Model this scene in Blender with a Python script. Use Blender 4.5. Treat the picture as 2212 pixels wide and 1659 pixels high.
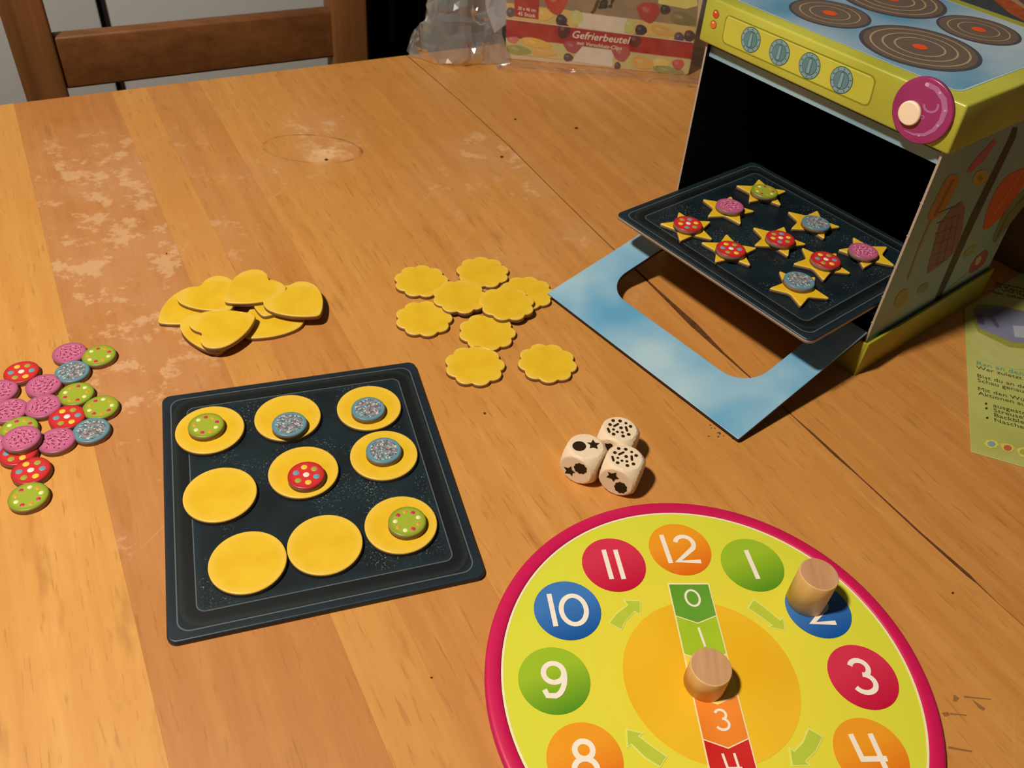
import bpy, bmesh, math, random
import numpy as np
from mathutils import Vector, Matrix, noise
from mathutils.geometry import tessellate_polygon

for o in list(bpy.data.objects): bpy.data.objects.remove(o)
SC = bpy.context.scene
COL = SC.collection
S = 0.4            # metres per modelling unit (the camera hangs 1 unit above the table top, z = 0)
random.seed(4)

# ------------------------------------------------------------------ camera
F_PX, PITCH, ROLL = 1849.54, 0.73534, 0.10221
_f = np.array([0, math.cos(PITCH), -math.sin(PITCH)]); _r = np.array([1., 0, 0]); _u = np.cross(_r, _f)
CR = math.cos(ROLL)*_r + math.sin(ROLL)*_u
CU = -math.sin(ROLL)*_r + math.cos(ROLL)*_u
CF = _f
CAM = np.array([0, 0, 1.0])
cam = bpy.data.cameras.new('camera'); camo = bpy.data.objects.new('camera', cam); COL.objects.link(camo)
cam.sensor_width = 36; cam.lens = 36*F_PX/2212; cam.clip_start = 0.01; cam.clip_end = 50
cam.dof.use_dof = True; cam.dof.focus_distance = 0.47; cam.dof.aperture_fstop = 24
camo.matrix_world = Matrix(((CR[0], CU[0], -CF[0], 0), (CR[1], CU[1], -CF[1], 0), (CR[2], CU[2], -CF[2], 1.0*S), (0, 0, 0, 1)))
SC.camera = camo

# ------------------------------------------------------------------ world, lamps, exposure
W = bpy.data.worlds.new('world'); SC.world = W; W.use_nodes = True
W.node_tree.nodes['Background'].inputs[0].default_value = (0.96, 0.97, 0.90, 1)
W.node_tree.nodes['Background'].inputs[1].default_value = 0.034
lamp = bpy.data.lights.new('pendant_lamp', 'POINT'); lamp.energy = 83; lamp.color = (1.0, 0.895, 0.72); lamp.shadow_soft_size = 0.055
lo = bpy.data.objects.new('pendant_lamp', lamp); COL.objects.link(lo); lo.location = (-0.56, 0.04, 1.24)
SC.view_settings.view_transform = 'Standard'; SC.view_settings.look = 'None'
SC.view_settings.gamma = 1; SC.view_settings.use_curve_mapping = False
SC.view_settings.exposure = 0.0

# ------------------------------------------------------------------ rays: pixel of the photograph -> point on a real surface
def ray(px, py):
    return (px-1106)/F_PX*CR - (py-829.5)/F_PX*CU + CF
def at(px, py, z=0.0):
    d = ray(px, py); t = (z-1.0)/d[2]; return CAM + t*d
def hit(px, py, p0, n):
    d = ray(px, py); p0 = np.array(p0, float); n = np.array(n, float)
    return CAM + d*(((p0-CAM) @ n)/(d @ n))

# ------------------------------------------------------------------ materials
def lin(c):
    return tuple(((v/255)/12.92 if v/255 <= .04045 else ((v/255+.055)/1.055)**2.4) for v in c)+(1,)
MATS = {}
class NT:
    def __init__(s, name, rough=.5, spec=.5):
        s.m = bpy.data.materials.new(name); s.m.use_nodes = True; s.t = s.m.node_tree
        s.b = s.t.nodes['Principled BSDF']; s.b.inputs['Roughness'].default_value = rough
        s.b.inputs['Specular IOR Level'].default_value = spec
        MATS[name] = s.m
    def n(s, ty, props=None, **ins):
        nd = s.t.nodes.new(ty)
        for k, v in (props or {}).items(): setattr(nd, k, v)
        for k, v in ins.items():
            key = int(k[1:]) if k[0] == 'i' and k[1:].isdigit() else k.replace('_', ' ')
            s.put(nd.inputs[key], v)
        return nd
    def put(s, sock, v):
        if isinstance(v, bpy.types.NodeSocket): s.t.links.new(v, sock)
        else: sock.default_value = v
    def math(s, op, a, b=0.0, clamp=False):
        nd = s.n('ShaderNodeMath', {'operation': op, 'use_clamp': clamp}); s.put(nd.inputs[0], a); s.put(nd.inputs[1], b); return nd.outputs[0]
    def vmath(s, op, a, b=(0, 0, 0)):
        nd = s.n('ShaderNodeVectorMath', {'operation': op}); s.put(nd.inputs[0], a); s.put(nd.inputs[1], b)
        return nd.outputs['Value'] if op in ('LENGTH', 'DOT_PRODUCT', 'DISTANCE') else nd.outputs['Vector']
    def mix(s, fac, a, b, mode='MIX'):
        nd = s.n('ShaderNodeMix', {'data_type': 'RGBA', 'blend_type': mode}); s.put(nd.inputs[0], fac); s.put(nd.inputs[6], a); s.put(nd.inputs[7], b); return nd.outputs[2]
    def ramp(s, fac, stops, interp='LINEAR'):
        nd = s.n('ShaderNodeValToRGB'); s.put(nd.inputs[0], fac); cr = nd.color_ramp; cr.interpolation = interp
        while len(cr.elements) < len(stops): cr.elements.new(.5)
        for e, (p, c) in zip(cr.elements, stops):
            e.position = p; e.color = c if not isinstance(c, (int, float)) else (c, c, c, 1)
        return nd.outputs[0]
    def pos(s, world=False):
        v = s.n('ShaderNodeNewGeometry').outputs['Position'] if world else s.n('ShaderNodeTexCoord').outputs['Object']
        return s.vmath('MULTIPLY', v, (1/S, 1/S, 1/S))
    def noise(s, vec, scale, detail=3, rough=.5):
        nd = s.n('ShaderNodeTexNoise', Vector=vec, Scale=scale, Detail=detail, Roughness=rough); return nd.outputs[0]
    def color(s, c): s.put(s.b.inputs['Base Color'], c)
    def bump(s, h, strength=.2, dist=.001):
        s.put(s.b.inputs['Normal'], s.n('ShaderNodeBump', Strength=strength, Distance=dist, Height=h).outputs[0])

def flat(name, rgb, rough=.5, spec=.4, var=.06, scale=60):
    if name in MATS: return MATS[name]
    k = NT(name, rough, spec); c = lin(rgb)
    f = k.noise(k.pos(), scale, 2)
    lo_ = tuple(v*(1-var) for v in c[:3])+(1,); hi = tuple(min(1, v*(1+var)) for v in c[:3])+(1,)
    k.color(k.mix(f, lo_, hi)); return k.m

def m_wood():
    k = NT('table_wood', .42, .5)
    p = k.pos(True)
    # plank frame: x across the boards, y along the boards
    across = k.vmath('DOT_PRODUCT', p, (.8508, .5255, 0)); along = k.vmath('DOT_PRODUCT', p, (.5255, -.8508, 0))
    tone = k.n('ShaderNodeAttribute', {'attribute_type': 'OBJECT', 'attribute_name': 'tone'}).outputs['Fac']
    off = k.math('MULTIPLY', tone, 13.0)
    cv = k.n('ShaderNodeCombineXYZ', X=k.math('ADD', across, off), Y=k.math('MULTIPLY', along, .055), Z=0.).outputs[0]
    g1 = k.noise(cv, 34, 4, .6)
    cv2 = k.n('ShaderNodeCombineXYZ', X=across, Y=k.math('MULTIPLY', along, .12), Z=off).outputs[0]
    g2 = k.noise(cv2, 160, 3, .6)
    cv3 = k.n('ShaderNodeCombineXYZ', X=across, Y=k.math('MULTIPLY', along, .4), Z=off).outputs[0]
    g3 = k.noise(cv3, 3.2, 3, .5)
    light = k.ramp(tone, [(0, lin((202, 138, 76))), (.5, lin((220, 158, 86))), (1, lin((230, 172, 92)))])
    dark = k.ramp(tone, [(0, lin((180, 114, 56))), (1, lin((212, 148, 70)))])
    c = k.mix(k.ramp(g1, [(.30, 0.), (.72, 1.)]), dark, light)
    c = k.mix(k.math('MULTIPLY', k.ramp(g2, [(.38, 1.), (.58, 0.)]), .22), c, dark)
    c = k.mix(k.math('MULTIPLY', k.ramp(g3, [(.35, 1.), (.65, 0.)]), .35), c, dark)
    # short dark pores
    cv4 = k.n('ShaderNodeCombineXYZ', X=across, Y=k.math('MULTIPLY', along, .085), Z=k.math('ADD', off, 3.1)).outputs[0]
    po = k.noise(cv4, 190, 2, .55)
    c = k.mix(k.math('MULTIPLY', k.ramp(po, [(.60, 0.), (.71, 1.)]), .36), c, lin((138, 84, 36)))
    mo = k.noise(p, 13, 4, .6)
    c = k.mix(k.math('MULTIPLY', k.ramp(mo, [(.42, 0.), (.68, 1.)]), .35), c, dark)
    # darker growth marks, long and soft
    cv5 = k.n('ShaderNodeCombineXYZ', X=across, Y=k.math('MULTIPLY', along, .22), Z=k.math('ADD', off, 8.)).outputs[0]
    c = k.mix(k.math('MULTIPLY', k.ramp(k.noise(cv5, 26, 3, .6), [(.62, 0.), (.74, 1.)]), .35), c, lin((150, 92, 40)))
    # worn, bleached varnish patches, each with its own place on the table
    wn = k.noise(p, 15, 6, .72); wm = k.noise(p, 5.0, 4, .6)
    mask = None
    for (x, y, r, a) in ((-.95, 1.66, .30, 1.), (-.80, 1.42, .34, 1.), (-.70, 1.15, .30, .9), (-.62, 1.0, .24, .7), (-.62, 1.75, .20, .6), (-.55, 1.98, .16, .9), (-.50, 1.88, .14, .9), (-.75, 1.2, .26, .7),
                         (-.10, 1.95, .17, 1.), (.02, 1.80, .15, .8), (.12, 1.62, .10, .8), (-.2, 1.75, .22, .5), (.30, 1.75, .20, .45), (-.48, .85, .25, .35), (-.52, .70, .15, .4), (.2, 1.45, .12, .5), (-.02, 1.5, .2, .3)):
        d = k.vmath('DISTANCE', p, (x, y, 0))
        g = k.math('MULTIPLY', k.math('SUBTRACT', 1.0, k.math('DIVIDE', d, r), True), a)
        mask = g if mask is None else k.math('MAXIMUM', mask, g)
    wear = k.n('ShaderNodeAttribute', {'attribute_type': 'OBJECT', 'attribute_name': 'wear'}).outputs['Fac']
    mask = k.math('MULTIPLY', mask, wear)
    haze = k.math('MULTIPLY', mask, k.ramp(wm, [(.35, .25), (.6, 1.)]))
    c = k.mix(k.math('MULTIPLY', haze, .85), c, lin((206, 150, 108)))
    spots = k.math('MULTIPLY', k.ramp(k.math('ADD', wn, k.math('MULTIPLY', mask, .11)), [(.60, 0.), (.65, 1.)]), k.math('MULTIPLY', mask, 1.8, True))
    c = k.mix(k.math('MULTIPLY', spots, .42), c, lin((236, 196, 156)))
    # scratches
    sv = k.n('ShaderNodeVectorRotate', {'rotation_type': 'Z_AXIS'}, Vector=p, Angle=.35).outputs[0]
    sv = k.vmath('MULTIPLY', sv, (1, .03, 1)); sc = k.noise(sv, 80, 2, .5)
    c = k.mix(k.math('MULTIPLY', k.ramp(sc, [(.70, 0.), (.74, 1.)]), k.math('ADD', .06, k.math('MULTIPLY', mask, .35))), c, lin((240, 200, 150)))
    # ring left by a cup
    dr = k.vmath('LENGTH', k.vmath('MULTIPLY', k.vmath('SUBTRACT', p, (-.535, 1.872, 0)), (1, 1.72, 0)))
    ring = k.math('SUBTRACT', 1.0, k.math('DIVIDE', k.math('ABSOLUTE', k.math('SUBTRACT', dr, .118)), .0065), True)
    ring = k.math('MULTIPLY', ring, k.ramp(k.noise(p, 22, 3), [(.42, .1), (.62, .8)]))
    c = k.mix(ring, c, lin((120, 70, 30)))
    inr = k.math('MULTIPLY', k.math('SUBTRACT', 1.0, k.math('DIVIDE', k.vmath('DISTANCE', p, (-.50, 1.87, 0)), .08), True), k.ramp(wn, [(.45, 0.), (.55, 1.)]))
    c = k.mix(k.math('MULTIPLY', inr, 1.0), c, lin((240, 196, 152)))
    k.color(c)
    k.put(k.b.inputs['Roughness'], k.math('ADD', .40, k.math('MULTIPLY', g3, .18)))
    k.bump(k.math('ADD', g1, k.math('MULTIPLY', g2, .5)), .12, .0006)
    return k.m

def m_grain(name, a, b, axis=(1, .06, 1), scale=60, rough=.5, streak=.5):
    k = NT(name, rough, .35); p = k.vmath('MULTIPLY', k.pos(), axis)
    g = k.noise(p, scale, 4, .6); g2 = k.noise(p, scale*.2, 2)
    k.color(k.mix(k.ramp(k.math('ADD', k.math('MULTIPLY', g, streak), k.math('MULTIPLY', g2, 1-streak)), [(.35, 0.), (.65, 1.)]), lin(a), lin(b)))
    return k.m

def m_cookie():
    k = NT('cookie_yellow', .38, .5); p = k.pos()
    d = k.vmath('LENGTH', k.vmath('MULTIPLY', p, (1, 1, 0)))
    base = k.mix(k.ramp(k.noise(p, 24, 3), [(.3, 0.), (.7, 1.)]), lin((230, 184, 36)), lin((238, 196, 48)))
    edge = k.ramp(k.math('DIVIDE', d, .06), [(.66, 0.), (.84, 1.)])
    k.color(k.mix(k.math('MULTIPLY', edge, .45), base, lin((244, 206, 96)))); return k.m
def m_tray(w, d):
    k = NT('tray_print_%d' % (1000*w), .40, .5); p = k.pos()
    def sdf(R_):                        # distance in from the rim, with corners rounded by R_
        q = k.vmath('SUBTRACT', k.vmath('ABSOLUTE', k.vmath('MULTIPLY', p, (1, 1, 0))), (w/2-R_, d/2-R_, 0))
        sep = k.n('ShaderNodeSeparateXYZ', Vector=q)
        outside = k.vmath('LENGTH', k.vmath('MAXIMUM', q, (0, 0, 0)))
        inside = k.math('MINIMUM', k.math('MAXIMUM', sep.outputs[0], sep.outputs[1]), 0.0)
        return k.math('MULTIPLY', k.math('SUBTRACT', k.math('ADD', outside, inside), R_), -1.0)
    dA = sdf(.031); dist = sdf(.050)
    f = k.math('DIVIDE', dist, .05)
    ws = k.noise(p, 9, 2)
    fw = k.math('ADD', f, k.math('MULTIPLY', k.math('SUBTRACT', ws, .5), .06))
    c = k.ramp(fw, [(0, lin((30, 44, 56))), (.22, lin((24, 36, 47))), (.28, lin((22, 30, 34))), (.36, lin((36, 44, 48))), (.50, lin((20, 26, 29))), (.74, lin((16, 21, 24))), (.78, lin((30, 44, 54))), (.98, lin((18, 28, 36)))])
    l1 = k.math('SUBTRACT', 1.0, k.math('DIVIDE', k.math('ABSOLUTE', k.math('SUBTRACT', dA, .0135)), .0013), True)
    l2 = k.math('SUBTRACT', 1.0, k.math('DIVIDE', k.math('ABSOLUTE', k.math('SUBTRACT', dist, .0378)), .0011), True)
    c = k.mix(k.math('MULTIPLY', k.math('MAXIMUM', l1, l2), .75), c, lin((118, 132, 140)))
    blotch = k.ramp(k.noise(p, 11, 3), [(.38, 0.), (.68, 1.)])
    inn = k.ramp(k.math('DIVIDE', dist, .05), [(.8, 0.), (.95, 1.)])
    c = k.mix(k.math('MULTIPLY', k.math('MULTIPLY', blotch, inn), .6), c, lin((28, 50, 60)))
    sp = k.ramp(k.noise(p, 330, 2, .7), [(.60, 0.), (.68, 1.)])
    cl = k.ramp(k.noise(p, 16, 3), [(.50, 0.), (.66, 1.)])
    c = k.mix(k.math('MULTIPLY', k.math('MULTIPLY', sp, cl), k.math('MULTIPLY', inn, .6)), c, lin((160, 175, 180)))
    k.color(c); return k.m
def m_cloudy(name, a, b, scale=7, rough=.35):
    k = NT(name, rough, .5); p = k.pos()
    k.color(k.mix(k.ramp(k.noise(p, scale, 2, .4), [(.34, 0.), (.66, 1.)]), lin(a), lin(b))); return k.m
def m_pearls():
    k = NT('sugar_pearl_print', .5, .4); p = k.pos()
    v = k.n('ShaderNodeTexVoronoi', Vector=p, Scale=420.); c1 = v.outputs['Color']
    sep = k.n('ShaderNodeSeparateColor', Color=c1)
    c = k.ramp(sep.outputs[0], [(0, lin((74, 92, 104))), (.3, lin((128, 148, 158))), (.62, lin((206, 214, 212))), (.86, lin((190, 96, 100)))], 'CONSTANT')
    k.color(k.mix(k.ramp(v.outputs['Distance'], [(.3, 0.), (.75, .6)]), c, lin((112, 138, 152)))); return k.m
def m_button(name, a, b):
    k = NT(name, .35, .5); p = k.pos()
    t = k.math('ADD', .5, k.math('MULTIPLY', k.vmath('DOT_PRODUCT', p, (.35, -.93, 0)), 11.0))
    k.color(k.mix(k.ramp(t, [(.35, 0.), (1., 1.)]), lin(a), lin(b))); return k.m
def m_plastic(name='clear_plastic', milk=.07):
    k = NT(name, .08, .5); t = k.t
    tr = k.n('ShaderNodeBsdfTransparent', Color=(.96, .96, .97, 1)); gl = k.n('ShaderNodeBsdfGlossy', Color=(1, 1, 1, 1), Roughness=.10)
    df = k.n('ShaderNodeBsdfTranslucent', Color=(.75, .78, .82, 1)); dd = k.n('ShaderNodeBsdfDiffuse', Color=(.75, .78, .82, 1))
    a = k.n('ShaderNodeMixShader', i0=.5, i1=df.outputs[0], i2=dd.outputs[0])
    fr = k.n('ShaderNodeLayerWeight', Blend=.25)
    m1 = k.n('ShaderNodeMixShader', i0=milk, i1=tr.outputs[0], i2=a.outputs[0])
    m2 = k.n('ShaderNodeMixShader', i1=m1.outputs[0], i2=gl.outputs[0]); k.put(m2.inputs[0], k.math('ADD', .05, k.math('MULTIPLY', fr.outputs['Fresnel'], .5)))
    out = [n for n in t.nodes if n.type == 'OUTPUT_MATERIAL'][0]; t.links.new(m2.outputs[0], out.inputs[0]); return k.m

WOODM = m_wood()
COOKIE = m_cookie()
CARD = flat('cardboard_edge', (150, 124, 104), .8, .2)
CARDL = flat('cardboard_edge_pale', (176, 158, 144), .8, .2)
NAVY = flat('navy_edge', (26, 34, 42), .5)
PEARL = m_pearls()
BLUEC = m_cloudy('cloudy_blue_print', (96, 164, 208), (170, 202, 222), 7, .32)
TOPBLUE = m_cloudy('cooktop_blue_print', (92, 146, 184), (178, 194, 208), 5, .35)
LIME = m_cloudy('lime_print', (168, 168, 58), (188, 188, 76), 6, .32)
OLIVE = m_cloudy('olive_print', (146, 142, 34), (166, 162, 46), 5, .4)
BLACKI = flat('oven_inside_black', (15, 20, 22), .75, .15)
SIDE = m_cloudy('oven_side_print', (130, 158, 164), (152, 178, 180), 4, .45)
DOOREDGE = flat('door_edge', (66, 48, 42), .8, .2)
DIEW = m_grain('die_wood', (234, 210, 182), (246, 227, 202), (1, .2, .2), 30, .55)
PEGW = m_grain('peg_wood', (212, 164, 108), (232, 190, 134), (1, 1, .05), 70, .5)
PEGT = m_grain('peg_end_grain', (192, 142, 104), (214, 166, 124), (1, .1, 1), 110, .55)
INK = flat('brown_black_ink', (46, 30, 12), .6, .2)
CHAIRW = m_grain('chair_wood', (104, 62, 32), (136, 86, 46), (.05, 1, 1), 40, .5)
CHAIRV = m_grain('chair_post_wood', (100, 62, 32), (140, 90, 48), (1, 1, .05), 40, .5)
PLASTIC = m_plastic(); PLASTIC2 = m_plastic('milky_plastic', .38)

# ------------------------------------------------------------------ object helpers
def wl(p):
    v = np.zeros(3)
    while p is not None: v = v + np.array(p.location); p = p.parent
    return v
def tag(o, label=None, cat=None, group=None, kind=None):
    if label: o['label'] = label
    if cat: o['category'] = cat
    if group: o['group'] = group
    if kind: o['kind'] = kind
    return o
def empty(name, loc, label, cat, group=None):
    o = bpy.data.objects.new(name, None); COL.objects.link(o); o.location = Vector(loc); o.empty_display_size = .02
    return tag(o, label, cat, group)
def add(name, verts, faces, mats, parent=None, mi=None, smooth=None, local=False, loc=None):
    """one mesh object; verts are world positions (modelling units) unless local"""
    verts = np.array([list(v) for v in verts], float)
    if loc is not None: verts = verts - np.array(loc)
    elif parent is not None and not local: verts = verts - wl(parent)
    me = bpy.data.meshes.new(name); me.from_pydata([tuple(v) for v in verts], [], faces)
    for m in (mats if isinstance(mats, (list, tuple)) else [mats]): me.materials.append(m)
    if mi is not None:
        for p, i in zip(me.polygons, mi): p.material_index = i
    if smooth is not None:
        for i, p in enumerate(me.polygons): p.use_smooth = smooth if isinstance(smooth, bool) else smooth[i]
    me.update()
    o = bpy.data.objects.new(name, me); COL.objects.link(o)
    if loc is not None: o.location = Vector(loc)
    if parent is not None: o.parent = parent
    return o
def area(l): return .5*sum(l[i-1][0]*l[i][1]-l[i][0]*l[i-1][1] for i in range(len(l)))
def inset(l, d):
    n = len(l); o = []
    for i in range(n):
        a, b, c = np.array(l[i-1][:2]), np.array(l[i][:2]), np.array(l[(i+1) % n][:2])
        e1 = b-a; e2 = c-b; e1 = e1/(np.linalg.norm(e1)+1e-12); e2 = e2/(np.linalg.norm(e2)+1e-12)
        n1 = np.array([-e1[1], e1[0]]); n2 = np.array([-e2[1], e2[0]]); m = n1+n2; m = m/(np.linalg.norm(m)+1e-12)
        k = max(.4, m @ n1); p = b + m*d/k; o.append((p[0], p[1]))
    return o
def slab_geo(loops, z0, z1, bev=.0015):
    """extruded plate with softened upper rim; returns verts, faces, material index (0 top, 1 side), smooth flags"""
    L = []
    for i, l in enumerate(loops):
        l = [tuple(p[:2]) for p in l]; a = area(l)
        if (i == 0 and a < 0) or (i > 0 and a > 0): l = l[::-1]
        L.append(l)
    V, Fc, MI, SM = [], [], [], []
    prof = [(0, z0, 1), (0, z1-bev, 1), (.30*bev, z1-.30*bev, 0), (bev, z1, 0)]
    tops = []; bots = []
    for l in L:
        n = len(l); rows = []
        for (d, z, _) in prof:
            ll = inset(l, d) if d else l
            rows.append(list(range(len(V), len(V)+n))); V += [(p[0], p[1], z) for p in ll]
        for r in range(3):
            for i in range(n):
                j = (i+1) % n; Fc.append((rows[r][i], rows[r][j], rows[r+1][j], rows[r+1][i])); MI.append(1 if r == 0 else 0); SM.append(True)
        tops.append(rows[-1]); bots.append(rows[0])
    for idx, rev in ((tops, False), (bots, True)):
        flatidx = [i for l in idx for i in l]
        for t in tessellate_polygon([[Vector((V[i][0], V[i][1], 0)) for i in l] for l in idx]):
            f = [flatidx[i] for i in t]
            a = area([V[i] for i in f])
            if (a < 0) != rev: f = f[::-1]
            Fc.append(tuple(f)); MI.append(1 if rev else 0); SM.append(False)
    return V, Fc, MI, SM
def slab(name, loops, z0, z1, mats, parent=None, bev=.0015, local=False, loc=None, xf=None):
    V, Fc, MI, SM = slab_geo(loops, z0, z1, bev)
    if xf: V = [xf(*v) for v in V]
    return add(name, V, Fc, mats, parent, MI, SM, local, loc)
def decal(name, pts, mat, parent, lift=(0, 0, .0006), local=False):
    """flat print: a polygon lying on the surface it is printed on"""
    P3 = [np.array(p)+np.array(lift) for p in pts]
    nrm = np.zeros(3)
    for i in range(len(P3)): nrm += np.cross(P3[i-1]-P3[0], P3[i]-P3[0])
    if nrm @ np.array(lift) < 0: P3 = P3[::-1]
    tri = tessellate_polygon([[Vector(p) for p in P3]])
    fs = []
    for t in tri:
        a, b, c = [P3[i] for i in t]
        fs.append(tuple(t) if np.cross(b-a, c-a) @ np.array(lift) > 0 else tuple(t[::-1]))
    return add(name, P3, fs, mat, parent, local=local)
def boxv(a0, a1, b0, b1, c0, c1):
    return [(a0, b0, c0), (a1, b0, c0), (a1, b1, c0), (a0, b1, c0), (a0, b0, c1), (a1, b0, c1), (a1, b1, c1), (a0, b1, c1)]
BF = [(0, 3, 2, 1), (4, 5, 6, 7), (0, 1, 5, 4), (1, 2, 6, 5), (2, 3, 7, 6), (3, 0, 4, 7)]   # bottom, top, -b, +a, +b, -a
def box(name, a0, a1, b0, b1, c0, c1, mats, parent=None, mi=None, xf=None, bev=0.0, loc=None):
    bm = bmesh.new(); vs = [bm.verts.new(v) for v in boxv(a0, a1, b0, b1, c0, c1)]
    for k, f in enumerate(BF):
        fc = bm.faces.new([vs[i] for i in f]); fc.material_index = mi[k] if mi else 0
    if bev: bmesh.ops.bevel(bm, geom=list(bm.edges), offset=bev, segments=3, profile=.5, affect='EDGES')
    bm.verts.index_update()
    V = [tuple(v.co) for v in bm.verts]; Fc = [tuple(v.index for v in f.verts) for f in bm.faces]; MI = [f.material_index for f in bm.faces]; bm.free()
    if xf: V = [xf(*v) for v in V]
    o = add(name, V, Fc, mats, parent, MI, bool(bev), loc=loc)
    bm = bmesh.new(); bm.from_mesh(o.data); bmesh.ops.recalc_face_normals(bm, faces=bm.faces); bm.to_mesh(o.data); bm.free()
    return o
def circle(cx, cy, r, n=48, ry=None, rot=0):
    ry = ry or r; c, s = math.cos(rot), math.sin(rot)
    return [(cx+r*math.cos(2*math.pi*i/n)*c-ry*math.sin(2*math.pi*i/n)*s, cy+r*math.cos(2*math.pi*i/n)*s+ry*math.sin(2*math.pi*i/n)*c) for i in range(n)]
def rrect(x0, x1, y0, y1, r, n=8):
    o = []
    for cx, cy, a in ((x1-r, y1-r, 0), (x0+r, y1-r, 90), (x0+r, y0+r, 180), (x1-r, y0+r, 270)):
        for i in range(n+1):
            t = math.radians(a+90*i/n); o.append((cx+r*math.cos(t), cy+r*math.sin(t)))
    return o
def stroke(pts, w):
    """ribbon outline along a polyline"""
    L, Rr = [], []
    P2 = [np.array(p, float) for p in pts]; n = len(P2)
    for i in range(n):
        d = P2[min(i+1, n-1)]-P2[max(i-1, 0)]; d = d/np.linalg.norm(d); nn = np.array([-d[1], d[0]])*w/2
        if 0 < i < n-1:
            e = P2[i]-P2[i-1]; e = e/np.linalg.norm(e); k = max(.5, abs(nn @ np.array([-e[1], e[0]]))/(w/2)); nn = nn/k
        L.append(P2[i]+nn); Rr.append(P2[i]-nn)
    return [tuple(p) for p in L+Rr[::-1]]
def roundpoly(pts, r, n=4):
    o = []; N = len(pts)
    for i in range(N):
        a, b, c = np.array(pts[i-1]), np.array(pts[i]), np.array(pts[(i+1) % N])
        u = (a-b)/np.linalg.norm(a-b); v = (c-b)/np.linalg.norm(c-b)
        t = min(r, .4*np.linalg.norm(a-b), .4*np.linalg.norm(c-b))
        for k in range(n+1):
            q = k/n; p = (1-q)**2*(b+u*t)+2*q*(1-q)*b+q*q*(b+v*t); o.append(tuple(p))
    return o
def copy_tree(o, parent=None):
    c = o.copy(); COL.objects.link(c); c.parent = parent
    for ch in [x for x in bpy.data.objects if x.parent == o]: copy_tree(ch, c)
    return c

# ================================================================== THE ROOM
EA = math.radians(31.7); EX = np.array([math.cos(EA), math.sin(EA), 0]); EN = np.array([-math.sin(EA), math.cos(EA), 0])
def room(s, n, z):          # s along the far table edge, n outward past that edge, z up
    return s*EX + (2.335+n)*EN + np.array([0, 0, z])
FLOOR = -1.88
WALLW = flat('wall_paint', (150, 138, 120), .8, .2)
tag(box('floor', -5, 6, -6, 2.6, FLOOR-.05, FLOOR, flat('floor_boards', (120, 84, 52), .5), xf=room), kind='structure')
tag(box('wall_back', -5, 6, 2.6, 2.7, FLOOR, 4.2, WALLW, xf=room), kind='structure')
# white kitchen units beyond the chair
CABW = flat('white_cabinet_front', (206, 206, 206), .45, .4, .03, 10)
CABD = flat('cabinet_gap_dark', (40, 34, 30), .8, .2)
cb = empty('kitchen_cabinet', room(.3, 1.9, FLOOR), 'off-white kitchen units with dark gaps between their fronts behind the chair', 'cabinet')
box('carcass', -2.3, 2.0, 1.50, 2.5, FLOOR, .75, CABD, cb, xf=room)
def gap_s(px, py, off=1.45):
    d = ray(px, py); t = ((2.335+off)-CAM @ EN)/(d @ EN); X = CAM+t*d; return X @ EX
g0 = gap_s(232, 60)
for (s0, s1) in ((-2.3, g0-1.5), (g0-1.465, g0-.018), (g0+.018, g0+1.42)):
    if s1 > s0: box('cabinet_door', s0, s1, 1.45, 1.50, FLOOR+.2, .72, CABW, cb, xf=room, bev=.008)

# ================================================================== TABLE
tbl = empty('dining_table', (-.2, .9, 0), 'worn laminated wooden dining table that everything stands on, with a dark seam', 'table')
DA = np.array([.5255, -.8508]); DN = np.array([.8508, .5255])
seam_px = [(880, 118), (990, 214), (1100, 315), (1205, 420), (1310, 523), (1362, 571), (1430, 636), (1500, 702), (1560, 760), (1640, 832), (1712, 897), (1765, 945), (1806, 983), (1857, 1029), (1989, 1151), (2092, 1242), (2112, 1260), (2153, 1299), (2212, 1352)]
seam = []
for q in seam_px:
    p = at(*q)[:2]; seam.append((p @ DA, p @ DN))
seam = [(-2.335, seam[0][1]-.004)] + seam[1:] + [(.55, seam[-1][1]+.06)]
gapw = [.0036, .0036, .0038, .0036, .0038, .005, .009, .018, .008, .0035, .0035, .0065, .008, .004, .0060, .0085, .004, .0025, .0022, .0022]
assert len(gapw) == len(seam), (len(gapw), len(seam))
def pl(t, c, z): return np.array([t*DA[0]+c*DN[0], t*DA[1]+c*DN[1], z])
NEAR = .55; TH = .055
def board(poly_tc, tone, wear=.4, parent=tbl):
    pts = [tuple(pl(t, c, 0)[:2]) for t, c in poly_tc]
    o = slab('board', [pts], -TH, 0.0, [WOODM, WOODM], parent, bev=.00012); o['tone'] = tone; o['wear'] = wear; return o
cs = [-1.16, -.93, -.73, -.52, -.30, -.079, .148, .232, .363, .599, .80]
tones = [.5, .3, .7, .45, .90, .10, .66, .34, .62, .52]
wears = [.3, .3, .3, .3, .22, 1., .35, .8, .8, .8]
g = .00004
for (c0, c1, tn, wr) in zip(cs[:-1], cs[1:], tones, wears):
    board([(-2.335, c0+g), (-2.335, c1-g), (NEAR, c1-g), (NEAR, c0+g)], tn, wr)
board([(-2.335, .80+g)] + [(t, c-w/2) for (t, c), w in zip(seam, gapw)] + [(NEAR, .80+g)], .50, .9)
right = [(t, c+w/2) for (t, c), w in zip(seam, gapw)]
prev = right
for k, (dc, tn) in enumerate([(.20, .42), (.42, .36), (.63, .50), (.86, .38), (1.10, .45)]):
    nxt = [(-2.335, .985+dc), (NEAR, 1.02+dc)]
    board([prev[0]] + nxt + prev[:0:-1], tn); prev = [(-2.335, .985+dc+2*g), (NEAR, 1.02+dc+2*g)]
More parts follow.
